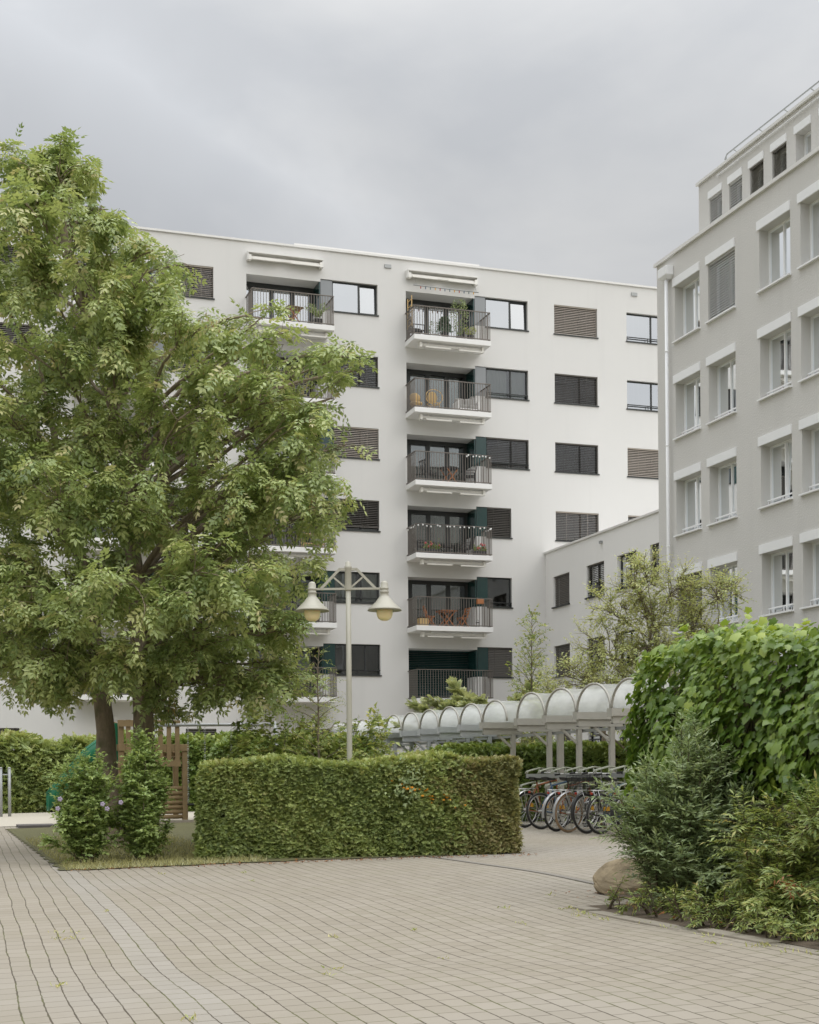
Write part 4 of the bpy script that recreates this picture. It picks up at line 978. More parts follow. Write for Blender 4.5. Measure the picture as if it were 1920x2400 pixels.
for z in (1.75, 2.12, 2.38): MB().tube([(15.2, 40.6, z), (17.2, 40.38, z + .04), (19.4, 40.15, z)], .06, 8).build('rail', M['wood'], wf, True)

# ------------------------------------------------------------------ vegetation
def bez(p0, p1, p2, n):
    t_ = np.linspace(0, 1, n)[:, None]; return (1 - t_) ** 2 * p0 + 2 * (1 - t_) * t_ * p1 + t_ ** 2 * p2
def tubes(polys, radii, n=6):
    mb = MB()
    for p, r in zip(polys, radii):
        mb.tube(p, list(np.linspace(r[0], r[1], len(p))), n, cap=False)
    return mb
def twig_leaves(st, dr, ln, nl, droop, rngs, spread=1., axmix=.5, up=.25):
    """leaves set alternately along straight-ish drooping twigs; returns pos, axis, nrm, twig ends"""
    n = len(st); dr = unit(dr); ln = np.broadcast_to(np.asarray(ln, float), (n,))
    sd_ = unit(np.cross(dr, np.array([[0, 0, 1.]]) + .2 * rv(n))); P, A, Nn = [], [], []
    for j in range(nl):
        t_ = (j + .6) / nl; pos = st + dr * (ln * t_)[:, None] + np.array([[0, 0, -1.]]) * (droop * ln * t_ * t_)[:, None]
        s_ = sd_ * (1 if j % 2 else -1) * (spread if j < nl - 1 else .1)
        ax = unit(dr * axmix + s_ * .8 + rv(n) * rngs + np.array([[0, 0, -droop * .9]]))
        P.append(pos); A.append(ax); Nn.append(np.array([[0, 0, up * 3.]]) + dr * .3 + rv(n) * .55)
    end = st + dr * ln[:, None] + np.array([[0, 0, -1.]]) * (droop * ln)[:, None]
    return np.concatenate(P), np.concatenate(A), np.concatenate(Nn), end
def in_clump(c, n, flat=1.):
    d = rv(n) * (RNG.random(n)[:, None] ** .42); d[:, 2] *= flat
    return np.array(c[:3])[None] + d * c[3], d
def tree(name, label, cat, trunks, clumps, lm, bm, tpl, leaf, dens, group=None, flat=.85, zlo=1.6, r0=.17, slow=.8, sub=7, nl=5, tw=.34, droop=.25, limb=.034, keys=0):
    base = trunks[0][0]; root = thing(name, label, cat, tuple(base), group)
    tb = MB(); tp = []
    for tr_ in trunks:
        tr_ = np.array(tr_, float); k = []
        for i in range(len(tr_) - 1):
            for s_ in range(5): k.append(tr_[i] + (tr_[i + 1] - tr_[i]) * s_ / 5)
        k.append(tr_[-1]); k = np.array(k); f = np.linspace(0, 1, len(k)); k[1:-1] += RNG.normal(0, .015, (len(k) - 2, 3))
        rr = r0 * (1 - f) ** slow + .012; rr[0] *= 1.45; rr[1] *= 1.12
        tb.tube(k, list(rr), 12, cap=False); tp.append((k, rr))
    tb.build('trunk', M[bm], root, True)
    polys, radii, S_, D_, clr = [], [], [], [], []
    for c in clumps:
        cc = np.array(c[:3])
        best = None
        for k, rr in tp:
            hd = np.linalg.norm(k[:, :2] - cc[:2], axis=1); want = cc[2] - .55 * hd - .25
            sc = np.abs(k[:, 2] - np.maximum(want, zlo)) + .35 * hd; i = int(np.argmin(sc))
            if best is None or sc[i] < best[0]: best = (sc[i], k[i], rr[i])
        p0 = best[1]; dist = np.linalg.norm(cc - p0)
        mid = p0 + (cc - p0) * .5 + np.array([0, 0, .16 * dist]) + RNG.normal(0, .12 * dist * .5, 3)
        lb = bez(p0, mid, cc, 9); lb[1:-1] += RNG.normal(0, .02 * dist ** .5, (7, 3)); rl = min(best[2] * .75, limb * (.35 + .35 * dist))
        polys.append(lb); radii.append((rl, .012))
        n_sub = max(3, int(sub * (c[3] / .7) ** 1.3)); tips, dd = in_clump(c, n_sub, flat)
        for tip, d in zip(tips, dd):
            t_ = RNG.uniform(.5, .98); q0 = lb[int(t_ * 8)]
            sb = bez(q0, (q0 + tip) / 2 + np.array([0, 0, .12]) + RNG.normal(0, .06, 3), tip, 5); polys.append(sb); radii.append((.011, .004))
            m_ = max(3, int(dens * c[3] * max(c[3], .5) / n_sub)); tt = RNG.uniform(.35, 1, m_) ** .7
            idx = np.minimum((tt * 4).astype(int), 3); fr = (tt * 4 - idx)[:, None]
            st = sb[idx] * (1 - fr) + sb[np.minimum(idx + 1, 4)] * fr
            out = unit(st - cc[None] + rv(m_) * c[3] * .35) * .7 + rv(m_) * .6 + np.array([[0, 0, .28]])
            S_.append(st); D_.append(out); clr.append(np.full(m_, RNG.uniform(-.12, .12)))
    tubes(polys, radii, 5).build('limbs', M[bm], root, True)
    S_ = np.concatenate(S_); D_ = np.concatenate(D_); clr = np.concatenate(clr); ln = RNG.uniform(.6, 1.25, len(S_)) * tw
    P, A_, N_, E_ = twig_leaves(S_, D_, ln, nl, droop, .35)
    V, F = prisms(S_, S_ + unit(D_) * (ln * .75)[:, None] - np.array([[0, 0, 1.]]) * (droop * ln * .5)[:, None], np.full(len(S_), .005), np.full(len(S_), .002))
    np_mesh('twigs', V, F, M[bm], root)
    base_r = np.tile(clr * 1.5, nl) + .45 + RNG.normal(0, .2, len(P))
    base_r[RNG.random(len(P)) < .012] = .97
    leaves('crown', P, A_, N_, RNG.uniform(.75, 1.25, len(P)) * leaf, tpl, M[lm], root, base_r)
    for k in RNG.integers(0, len(P), keys):      # hanging bunches of winged seeds
        q_ = P[k] + np.array([0, -.08, 0]) + RNG.normal(0, .07, (34, 3)) * np.array([1, 1, 1.5]); dn = rv(34) * .35 + np.array([[0, 0, -1.]])
        leaves('seed_bunch', q_, dn, rv(34), RNG.uniform(.05, .09, 34), TP_LAN, M['keys'], root)
    return root, len(P)
CL_A = [(1.4,24.9,3.42,0.61),(2.0,25.0,3.15,0.57),(1.4,27.5,3.32,0.49),(2.1,23.6,3.75,0.62),(1.1,24.1,4.10,0.63),(0.7,26.2,3.30,0.59),(1.2,24.6,7.5,0.74),(1.4,27.5,8.2,0.83),(1.9,23.5,6.1,0.93),(2.1,26.7,6.7,1.06),(1.2,24.9,5.3,0.75),(1.4,27.0,5.7,0.82),(1.6,23.9,4.6,0.8),(1.8,27.9,5.1,0.93),(1.7,24.2,3.6,0.7),(1.9,26.8,3.8,0.78),(2.1,24.7,3.4,0.53),(2.2,26.7,3.5,0.57),(1.6,25.0,2.9,0.38),(1.6,26.4,3.0,0.4),(1.2,24.9,6.6,0.6),(1.3,27.0,7.1,0.65),(0.5,25.1,10.2,0.75),(0.5,27.1,10.9,0.81),(0.3,25.3,8.6,0.98),(0.3,27.0,9.1,1.05),(0.3,24.7,6.8,0.96),(0.3,27.4,7.4,1.06),(0.4,25.3,5.2,0.91),(0.4,26.9,5.4,0.97),(0.6,25.5,3.9,0.69),(0.7,26.9,4.0,0.73)]
CL_B = [(2.4,26.0,12.62,0.22),(2.3,25.7,12.30,0.29),(2.5,26.2,12.61,0.28),(2.0,25.9,12.44,0.34),(1.7,25.8,12.36,0.29),(1.4,26.2,12.49,0.29),(2.6,25.5,11.88,0.34),(3.0,25.6,11.62,0.27),(3.8,25.1,10.86,0.34),(5.9,24.0,9.20,0.25),(4.7,23.6,3.37,0.56),(3.4,24.2,3.04,0.45),(5.4,23.7,3.12,0.41),(5.8,23.4,3.91,0.36),(4.1,22.5,3.93,0.57),(3.4,22.3,4.49,0.60),(4.8,22.2,4.45,0.53),(3.9,22.1,4.86,0.45),(3.8,24.6,2.66,0.26),(6.0,24.2,3.41,0.29),(2.05,25.5,12.2,0.25),(2.1,24.9,12.0,0.46),(2.2,26.6,12.7,0.49),(1.6,25.2,12.0,0.34),(1.7,26.4,12.6,0.36),(2.5,25.6,12.1,0.28),(2.2,23.9,10.7,0.69),(2.5,27.3,12.0,0.79),(1.4,24.5,10.8,0.63),(1.6,26.8,11.7,0.69),(2.8,23.9,10.8,0.33),(3.1,26.4,11.8,0.37),(2.9,24.1,10.3,0.52),(3.2,26.3,11.1,0.57),(1.6,24.6,9.9,0.82),(1.8,27.8,11.0,0.93),(2.5,23.5,9.5,0.8),(3.0,27.4,10.9,0.93),(3.4,23.3,9.8,0.47),(3.8,26.2,10.9,0.53),(3.7,23.6,9.4,0.52),(4.2,26.8,10.4,0.59),(4.4,25.6,10.8,0.21),(4.2,22.9,8.8,0.54),(4.9,26.9,10.1,0.64),(3.0,24.0,8.7,0.86),(3.4,27.1,9.6,0.97),(1.8,23.9,8.5,0.84),(2.1,27.3,9.5,0.96),(5.3,23.4,9.2,0.36),(5.9,25.8,10.0,0.4),(5.7,23.9,9.0,0.27),(4.6,22.7,8.2,0.58),(5.4,26.7,9.3,0.68),(5.6,23.1,8.2,0.3),(6.2,25.4,8.9,0.33),(6.8,23.3,8.7,0.3),(7.3,24.8,9.2,0.32),(6.9,24.8,9.2,0.2),(7.4,24.4,8.8,0.2),(6.5,23.2,7.9,0.42),(7.0,25.0,8.4,0.45),(5.8,23.0,7.4,0.56),(6.4,25.4,8.0,0.62),(5.4,23.4,7.8,0.6),(5.9,25.6,8.4,0.66),(4.0,22.9,7.4,0.9),(4.5,25.8,8.1,1.01),(2.5,24.2,7.4,1.04),(2.8,27.4,8.2,1.18),(6.1,23.1,6.8,0.49),(6.6,25.2,7.3,0.53),(7.2,24.7,7.5,0.26),(6.5,23.4,6.1,0.38),(6.9,25.0,6.5,0.41),(6.9,24.0,6.1,0.17),(5.6,23.0,6.2,0.7),(6.2,25.4,6.7,0.78),(4.7,23.3,6.2,0.89),(5.4,26.5,6.8,1.01),(3.3,23.6,6.2,1.03),(3.8,26.9,6.8,1.17),(5.3,23.0,5.1,0.66),(5.9,25.9,5.6,0.75),(5.9,23.5,5.0,0.34),(6.4,25.2,5.2,0.37),(4.0,21.7,4.7,0.79),(4.8,26.2,5.4,0.95),(2.7,22.1,4.4,0.92),(3.4,27.1,5.1,1.13),(5.5,23.3,3.9,0.64),(6.1,25.9,4.2,0.71),(6.2,24.1,3.2,0.27),(5.3,23.8,3.2,0.49),(5.8,25.9,3.4,0.54),(4.3,23.3,3.5,0.77),(4.8,26.0,3.8,0.86),(3.0,23.5,3.4,0.66),(3.4,26.8,3.7,0.75),(3.7,24.1,3.0,0.45),(4.1,26.2,3.1,0.49),(4.2,25.8,2.4,0.24),(4.7,23.6,3.0,0.34),(5.1,25.4,3.1,0.36),(5.9,24.2,2.9,0.22),(2.7,24.3,3.2,0.41),(2.9,26.6,3.4,0.45),(1.5,24.4,11.1,0.37),(1.7,26.6,12.0,0.4),(6.1,23.1,6.6,0.41),(6.8,25.6,7.1,0.46),(1.4,26.0,12.5,0.24)]
zt_ = float(gz(3.0, 25.9))
na = tree('ash_tree', 'leafy ash tree with the left trunk beside the flowering bush', 'tree', [[(3.07, 25.9, zt_ - .1), (3.0, 25.9, 1.2), (2.95, 25.92, 2.3), (2.75, 25.95, 4.4), (2.3, 25.95, 6.6), (1.7, 26.0, 9.5)]], CL_A, 'ash', 'bark', TP_PIN, .215, 100, 'ash trees on the lawn', r0=.235, zlo=3.0, droop=.42, keys=12)
nb = tree('ash_tree', 'tallest ash tree with the right trunk in front of the timber tower', 'tree', [[(3.66, 25.7, zt_ - .1), (3.63, 25.7, 1.3), (3.6, 25.69, 2.6), (3.5, 25.6, 5.0), (3.1, 25.5, 8.0), (2.3, 25.4, 10.8), (2.2, 25.45, 11.9)]], CL_B, 'ash', 'bark', TP_PIN, .215, 100, 'ash trees on the lawn', r0=.235, zlo=2.9, droop=.42, keys=34)
print('ash leaves', na[1], nb[1])

# trimmed hedges: surface shoots over a dark core
def hedge(name, label, p0, p1, thick, h, lm, dens, leaf, group=None, tpl=TP_SPR, lump=.06, zbase=None, brown=None, topvar=.03, core='brush', inset=.16):
    p0 = np.array(p0, float); p1 = np.array(p1, float); d = p1 - p0; ln = np.linalg.norm(d); d /= ln; nrm_ = np.array([d[1], -d[0]])   # outward = towards camera side
    root = thing(name, label, 'hedge', (p0[0], p0[1], float(gz(*p0))), group)
    gzz = (lambda x, y: gz(x, y)) if zbase is None else (lambda x, y: np.full(np.shape(x), zbase))
    def pt(u, v, z):
        x = p0[0] + d[0] * u - nrm_[0] * v; y = p0[1] + d[1] * u - nrm_[1] * v
        return np.stack([x, y, gzz(x, y) + z], -1)
    areas = dict(front=ln * h, back=ln * h * .5, top=ln * thick, e0=thick * h, e1=thick * h); Ps, Ns = [], []
    for s_, a in areas.items():
        n = int(a * dens); u = RNG.random(n) * ln; v = RNG.random(n) * thick; z = RNG.random(n) * h
        nn = np.zeros((n, 3))
        if s_ == 'front': v[:] = 0; nn[:, :2] = nrm_
        if s_ == 'back': v[:] = thick; nn[:, :2] = -nrm_
        if s_ == 'top': z[:] = h; nn[:, 2] = 1
        if s_ == 'e0': u[:] = 0; nn[:, :2] = -d
        if s_ == 'e1': u[:] = ln; nn[:, :2] = d
        P = pt(u, v, z)
        bump = lump * (np.sin(u * 3.1 + z * 2.2 + 1) * .5 + np.sin(u * 7.3 - z * 5 + v * 6) * .45 + np.sin(u * 13 + z * 11 + v * 9) * .35)
        dep = RNG.exponential(.045, n)
        P = P + nn * (bump - dep)[:, None]; P[:, 2] += (z / h) * topvar * np.sin(u * 2.1) * 1.0
        Ps.append(P); Ns.append(nn)
    P = np.concatenate(Ps); Nn = np.concatenate(Ns); n = len(P)
    hole = np.sin(P[:, 0] * 4.3 + P[:, 2] * 3.1) * np.sin(P[:, 2] * 5.7 + P[:, 0] * 1.7 + 2) + .25 * RNG.normal(size=n)
    keep = hole < 1.0; P, Nn = P[keep], Nn[keep]; n = len(P)
    ax = Nn * .75 + rv(n) * .75 + np.array([[0, 0, .18]]); nv = np.array([[0, 0, .9]]) + Nn * .5 + rv(n) * .5
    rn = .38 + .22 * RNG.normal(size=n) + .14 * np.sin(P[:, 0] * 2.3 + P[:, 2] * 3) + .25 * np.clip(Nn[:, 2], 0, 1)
    ul = (P[:, 0] - p0[0]) * d[0] + (P[:, 1] - p0[1]) * d[1]
    sz = RNG.uniform(.7, 1.3, n) * leaf
    if brown is not None:
        mk = ul + RNG.normal(0, .22, n) + .15 * np.sin(P[:, 2] * 6) > brown * ln
        leaves('foliage', P[~mk], ax[~mk], nv[~mk], sz[~mk], tpl, M[lm], root, rn[~mk])
        leaves('browned_foliage', P[mk], ax[mk], nv[mk], sz[mk] * .85, tpl, M['yewb'], root, rn[mk])
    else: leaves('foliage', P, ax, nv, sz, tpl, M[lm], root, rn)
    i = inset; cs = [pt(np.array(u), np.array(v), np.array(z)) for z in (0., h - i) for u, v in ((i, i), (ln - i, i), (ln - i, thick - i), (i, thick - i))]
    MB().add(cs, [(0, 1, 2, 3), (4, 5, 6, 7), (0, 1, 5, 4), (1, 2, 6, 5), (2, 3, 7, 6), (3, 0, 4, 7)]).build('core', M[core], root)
    return root, d, nrm_, ln, pt
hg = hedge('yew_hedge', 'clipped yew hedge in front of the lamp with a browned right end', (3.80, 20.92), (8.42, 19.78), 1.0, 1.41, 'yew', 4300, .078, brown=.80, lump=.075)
root, d_, n_, ln_, pt_ = hg
# other plants grown through the hedge: orange flowers and a pale climber
n = 30; u = RNG.normal(3.42, .26, n); z = RNG.normal(.92, .09, n) - .22 * (u - 3.42); P = pt_(u, np.full(n, -.06), z)
mb = MB()
for p in P: mb.ball(p + RNG.normal(0, .02, 3), RNG.uniform(.016, .034), 7, 4, 1, 1, .6)
mb.build('orange_flowers', M['petal'], root, True)
n = 170; u = RNG.normal(3.12, .17, n); z = np.clip(RNG.normal(1.1, .18, n), .5, 1.5); P = pt_(u, -.05 - RNG.random(n) * .05, z)
leaves('climber', P, rv(n) + np.array([[0, -.6, -.2]]), np.array([[0, -1, .6]]) + .5 * rv(n), RNG.uniform(.04, .085, n), TP_OV, M['wil'], root)
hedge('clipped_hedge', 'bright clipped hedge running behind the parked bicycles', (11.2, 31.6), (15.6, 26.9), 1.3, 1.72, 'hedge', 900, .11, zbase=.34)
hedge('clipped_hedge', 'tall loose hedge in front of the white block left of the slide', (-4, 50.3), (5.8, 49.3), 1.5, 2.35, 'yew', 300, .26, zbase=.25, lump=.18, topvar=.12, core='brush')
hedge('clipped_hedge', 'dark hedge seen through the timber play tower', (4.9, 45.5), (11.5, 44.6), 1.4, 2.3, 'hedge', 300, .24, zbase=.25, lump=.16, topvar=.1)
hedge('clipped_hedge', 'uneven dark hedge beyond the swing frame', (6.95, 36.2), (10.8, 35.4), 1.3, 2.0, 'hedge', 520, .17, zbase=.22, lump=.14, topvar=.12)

# shrubs from many arching stems
def shrub(name, label, cat, base, stems, lm, bm, tpl, leaf, ntw, tw, nl, droop=.15, parts=None, spread=1., axmix=.5, t0=.15, up=.25, jit=.35, rmul=1., group=None, wander=.35):
    """stems: list of (tip xyz, bulge) relative to the base"""
    zb = float(gz(base[0], base[1])) if len(base) == 2 else base[2]; b0 = np.array([base[0], base[1], zb])
    root = thing(name, label, cat, tuple(b0), group)
    polys, radii, S_, D_ = [], [], [], []
    for tip, bul, off in stems:
        q0 = b0 + np.array([off[0], off[1], -.02]); q2 = b0 + np.array(tip)
        q1 = (q0 + q2) / 2 + np.array([0, 0, bul]) + RNG.normal(0, .04, 3)
        sb = bez(q0, q1, q2, 8); polys.append(sb); L_ = np.linalg.norm(q2 - q0); radii.append((.010 * rmul, .003 * rmul))
        m_ = max(2, int(ntw * L_)); t_ = t0 + (1 - t0) * RNG.random(m_) ** .8; k = t_ * 7; i = np.minimum(k.astype(int), 6); fr = (k - i)[:, None]
        st = sb[i] * (1 - fr) + sb[i + 1] * fr; tg = unit(sb[i + 1] - sb[i])
        hz = unit(st - b0[None]) * np.array([[1, 1, .3]])
        S_.append(st); D_.append(tg * .6 + hz * .45 + rv(m_) * wander * 2)
        S_.append(sb[-1:]); D_.append(sb[-1:] - sb[-2:-1])
    tubes(polys, radii, 5).build('stems', M[bm], root, True)
    S_ = np.concatenate(S_); D_ = np.concatenate(D_); ln = RNG.uniform(.5, 1.3, len(S_)) * tw
    P, A_, N_, E_ = twig_leaves(S_, D_, ln, nl, droop, jit, spread, axmix, up)
    V, F = prisms(S_, S_ + unit(D_) * (ln * .85)[:, None], np.full(len(S_), .003), np.full(len(S_), .0012)); np_mesh('twigs', V, F, M[bm], root)
    tips = np.tile(np.arange(len(S_)), nl); cl = RNG.normal(0, .16, len(S_))[tips]
    rn = .42 + cl + RNG.normal(0, .15, len(P)) + .15 * np.clip(np.repeat(np.arange(nl), len(S_)) / nl - .6, 0, 1)
    leaves('foliage', P, A_, N_, RNG.uniform(.7, 1.25, len(P)) * leaf, tpl, M[lm], root, rn)
    return root, P, E_
def fan(n, rx, ry, h0, h1, bul=.1, off=.06, cx=0., cy=0., pw=.6):
    out = []
    for _ in range(n):
        a = random.random() * 2 * math.pi; r = random.random() ** pw
        h = h0 + (h1 - h0) * random.random() * (1.15 - .5 * r)
        out.append(((cx + rx * r * math.cos(a), cy + ry * r * math.sin(a), h), bul * (.4 + random.random()), (random.gauss(0, off), random.gauss(0, off))))
    return out
def flowers(root, pts, m, r, name='flower'):
    for p in pts:
        mb = MB()
        for j in range(5):
            a = 2 * math.pi * j / 5; mb.ball((p[0] + r * .6 * math.cos(a), p[1] - .01, p[2] + r * .6 * math.sin(a)), r * .55, 6, 4, 1, .35, 1)
        mb.build(name, M[m], root, True)

# hibiscus bushes at the lawn edge
st = fan(30, .46, .42, .55, 1.8, .12, .06) + fan(12, .50, .45, .35, .8, .1, .06, -.08)
r_, P, E_ = shrub('hibiscus_bush', 'flowering bush with a few lilac blossoms left of the ash trunks', 'bush', (2.16, 21.65), st, 'hib', 'twig', TP_OV, .068, 34, .21, 11, .12, t0=.08)
V3 = lambda *a: np.array(a)
zf = float(gz(2.2, 21.3)); flowers(r_, [V3(1.75, 21.15, zf + .98), V3(2.35, 21.05, zf + .9), V3(2.42, 21.1, zf + .83), V3(2.62, 21.1, zf + .92), V3(1.72, 21.2, zf + .84)], 'lilac', .034)
st = fan(34, .36, .36, .7, 1.9, .1, .05) + fan(12, .42, .4, .4, .9, .1, .06)
shrub('hibiscus_bush', 'narrow upright green bush without blossoms between ash trunk and yew hedge', 'bush', (3.0, 21.65), st, 'hib', 'palebark', TP_OV, .068, 38, .20, 11, .12, t0=.08)

# ivy over the garden wall
def ivy():
    root = thing('ivy', 'thick curtain of large leaved green ivy spilling over the garden wall', 'ivy', (7.4, 11, .1))
    Ps, Ns, Sz = [], [], []
    n = 11000; b = RNG.uniform(6.2, 13.95, n); z = RNG.uniform(1.02, 2.80, n) ; low = 1.22 + .10 * np.sin(b * 2.3) + .07 * np.sin(b * 5.9 + 1) - .28 * np.clip((b - 11.6) / 1.2, 0, 1)
    k = z > low + RNG.normal(0, .07, n); b, z = b[k], z[k]; n = len(b)
    endf = np.clip((b - 13.1) / .85, 0, 1); topz = 2.80 - .05 * (13 - b) + .05 * np.sin(b * 1.7) + .04 * np.sin(b * 4.4) - .38 * endf ** 2.5
    k = z < topz; b, z, endf, topz = b[k], z[k], endf[k], topz[k]; n = len(b)
    bul = .20 + .17 * np.sin(np.clip((z - 1.1) / 1.5, 0, 1) * math.pi) + .09 * np.sin(b * 2.9 + z * 2.1) + .08 * np.sin(b * 6.1 - z * 4.5)
    bul *= 1 - .45 * endf ** 2
    x = 7.52 - bul - RNG.random(n) ** 2 * .08 + RNG.random(n) ** 1.5 * .26
    Ps.append(np.stack([x, b, z], -1)); nn = np.stack([-np.ones(n), np.zeros(n) + endf * .7, .25 + .7 * (z - 1.9)], -1); Ns.append(nn); Sz.append(RNG.uniform(.55, 1.15, n))
    n = 2600; b = RNG.uniform(6.2, 13.8, n); x = RNG.uniform(7.2, 8.1, n); z = 2.78 - .05 * (13 - b) + .07 * np.sin(b * 1.7) + .05 * np.sin(b * 4.4 + x * 4) - .38 * np.clip((b - 13.1) / .85, 0, 1) ** 2.5 + RNG.normal(0, .045, n) - .25 * ((x - 7.6) / .6) ** 2
    Ps.append(np.stack([x, b, z], -1)); Ns.append(np.stack([-.5 + 0 * b, 0 * b, 1 + 0 * b], -1)); Sz.append(RNG.uniform(.55, 1.05, n))
    n = 700; z = RNG.uniform(1.1, 2.35, n); x = RNG.uniform(7.2, 8.0, n); b = 13.72 + .22 * RNG.random(n)
    Ps.append(np.stack([x, b, z], -1)); Ns.append(np.stack([-.4 + 0 * b, 1 + 0 * b, .3 + 0 * b], -1)); Sz.append(RNG.uniform(.5, 1., n))
    P = np.concatenate(Ps); Nn = unit(np.concatenate(Ns)); sz = np.concatenate(Sz) ** 1.4 * .106; n = len(P)
    ax = np.array([[0, -.25, -1.]]) * .85 + Nn * .45 + rv(n) * .48; Nn = Nn + rv(n) * .42 + np.array([[0, 0, .3]])
    rn = .36 + .18 * RNG.normal(size=n) + .10 * np.sin(P[:, 1] * 3 + P[:, 2] * 4) + .22 * np.clip((P[:, 2] - 2.35) / .3, 0, 1)  # leaves near the top get a lighter colour, standing in for light from above
    leaves('foliage', P, ax, Nn, sz, TP_IVY, M['ivy'], root, rn)
    # loose shoots on top
    S_ = np.stack([RNG.uniform(7.25, 7.9, 44), RNG.uniform(6.6, 13.3, 44), np.zeros(44)], -1); S_[:, 2] = 2.75 - .05 * (13 - S_[:, 1]); D_ = rv(44) * .6 + np.array([[-.2, 0, .9]])
    S_ = S_[:26]; D_ = D_[:26]
    Pp, A_, N_, E_ = twig_leaves(S_, D_, RNG.uniform(.15, .34, 26), 5, .12, .3)
    leaves('shoots', Pp, A_, N_, RNG.uniform(.06, .11, len(Pp)), TP_IVY, M['ivy'], root, RNG.random(len(Pp)) * .4 + .6)
    polys = []
    for _ in range(40):
        y0 = random.uniform(6.5, 13.5); zz = np.linspace(.5 if random.random() < .2 else 1.3, 2.5, 8); polys.append(np.stack([np.full(8, 7.49), y0 + np.cumsum(RNG.normal(0, .05, 8)), zz], -1))
    tubes(polys, [(.009, .004)] * len(polys), 5).build('stems', M['twig'], root, True)
ivy()
# shrubs in the bed
st = fan(56, .56, .66, .85, 1.62, .10, .14, .10, .1, .45) + fan(46, .62, .70, .3, 1.0, .16, .14, .06, -.06, .45) + [((-.62, .2, .95), .25, (0, 0)), ((-.70, .1, .72), .25, (0, 0)), ((-.66, .3, 1.1), .25, (0, 0))]
shrub('privet_shrub', 'tall grey green shrub with narrow leaves partly covering the bicycles', 'shrub', (6.82, 11.85), st, 'wil', 'twig', TP_LAN, .074, 40, .26, 12, .08, t0=.06, axmix=.62, wander=.3)
st = fan(52, .62, 1.25, .35, 1.18, .16, .22, .06, -.55) + fan(34, .66, 1.35, .12, .55, .2, .25, -.02, -.55)
r_, P, E_ = shrub('hypericum_shrub', 'spreading shrub with reddish dead twigs and single yellow flowers at the right edge', 'shrub', (6.72, 10.05), st, 'hyp', 'twig', TP_LAN, .074, 36, .26, 13, .22, t0=.10, up=.5, jit=.22)
k = np.argsort((P[:, 0] - 6.15) ** 2 + (P[:, 1] - 9.3) ** 2 * .5 + (P[:, 2] - .55) ** 2 * 6)[:48]
leaves('dead_leaves', P[k] + RNG.normal(0, .03, (48, 3)) + np.array([[-.05, 0, 0]]), rv(48) + np.array([[0, 0, -.4]]), rv(48), np.full(48, .06), TP_LAN, M['rust'], r_)
flowers(r_, [V3(6.16, 8.75, .93), V3(6.14, 8.7, .83), V3(6.05, 10.5, .32)], 'ypetal', .017)
# low weeds of the bed
st = [q_ for q_ in fan(64, .30, 3.0, .05, .28, .05, .9, 0, .6) if q_[0][1] < 2.5]
shrub('ground_cover', 'low leafy weeds along the kerb in front of the hypericum shrub', 'plant', (6.12, 9.6), [((t[0] * .5 + o[0] * .15, t[1] + 0, t[2]), b_, (t[0] * .5, t[1])) for t, b_, o in st], 'hyp', 'twig', TP_LAN, .055, 40, .10, 8, .2, t0=.05)

# climbers and shrubs between hedge and swing
def span(n, x0, x1, dy, h0, h1, base):
    return [((random.uniform(x0, x1), random.gauss(0, dy), random.uniform(h0, h1) * random.choice([.6, .8, 1, 1])), random.uniform(.0, .15), (random.uniform(x0, x1), random.gauss(0, dy))) for _ in range(n)]
st = [((t[0], t[1], t[2]), b_, (t[0] + random.gauss(0, .2), t[1])) for t, b_, o in span(105, -.75, 2.0, .4, 1.4, 2.2, 0)]
shrub('climber_thicket', 'tangled climbing plants with heart shaped leaves rising behind the yew hedge', 'shrub', (5.6, 23.6), st, 'lime', 'twig', TP_OV, .115, 17, .30, 7, .25, t0=.05)
st = [((t[0], t[1], t[2]), b_, (t[0] + random.gauss(0, .15), t[1])) for t, b_, o in span(60, -1.1, 1.1, .4, .8, 1.5, 0)]
shrub('broadleaf_shrub', 'bright loose shrub right of the lamp post near the shelter end', 'shrub', (7.5, 23.2), st, 'lime', 'twig', TP_OV, .08, 24, .26, 8, .2, t0=.05)
st = [((t[0], t[1], t[2]), b_, (t[0], t[1])) for t, b_, o in span(30, -1.8, 1.6, .4, .7, 1.35, 0)]
shrub('broadleaf_shrub', 'rounded dark shrub under the left end of the shelter roof', 'shrub', (9.6, 33.5), st, 'hedge', 'twig', TP_OV, .09, 16, .30, 8, .2, t0=.05)
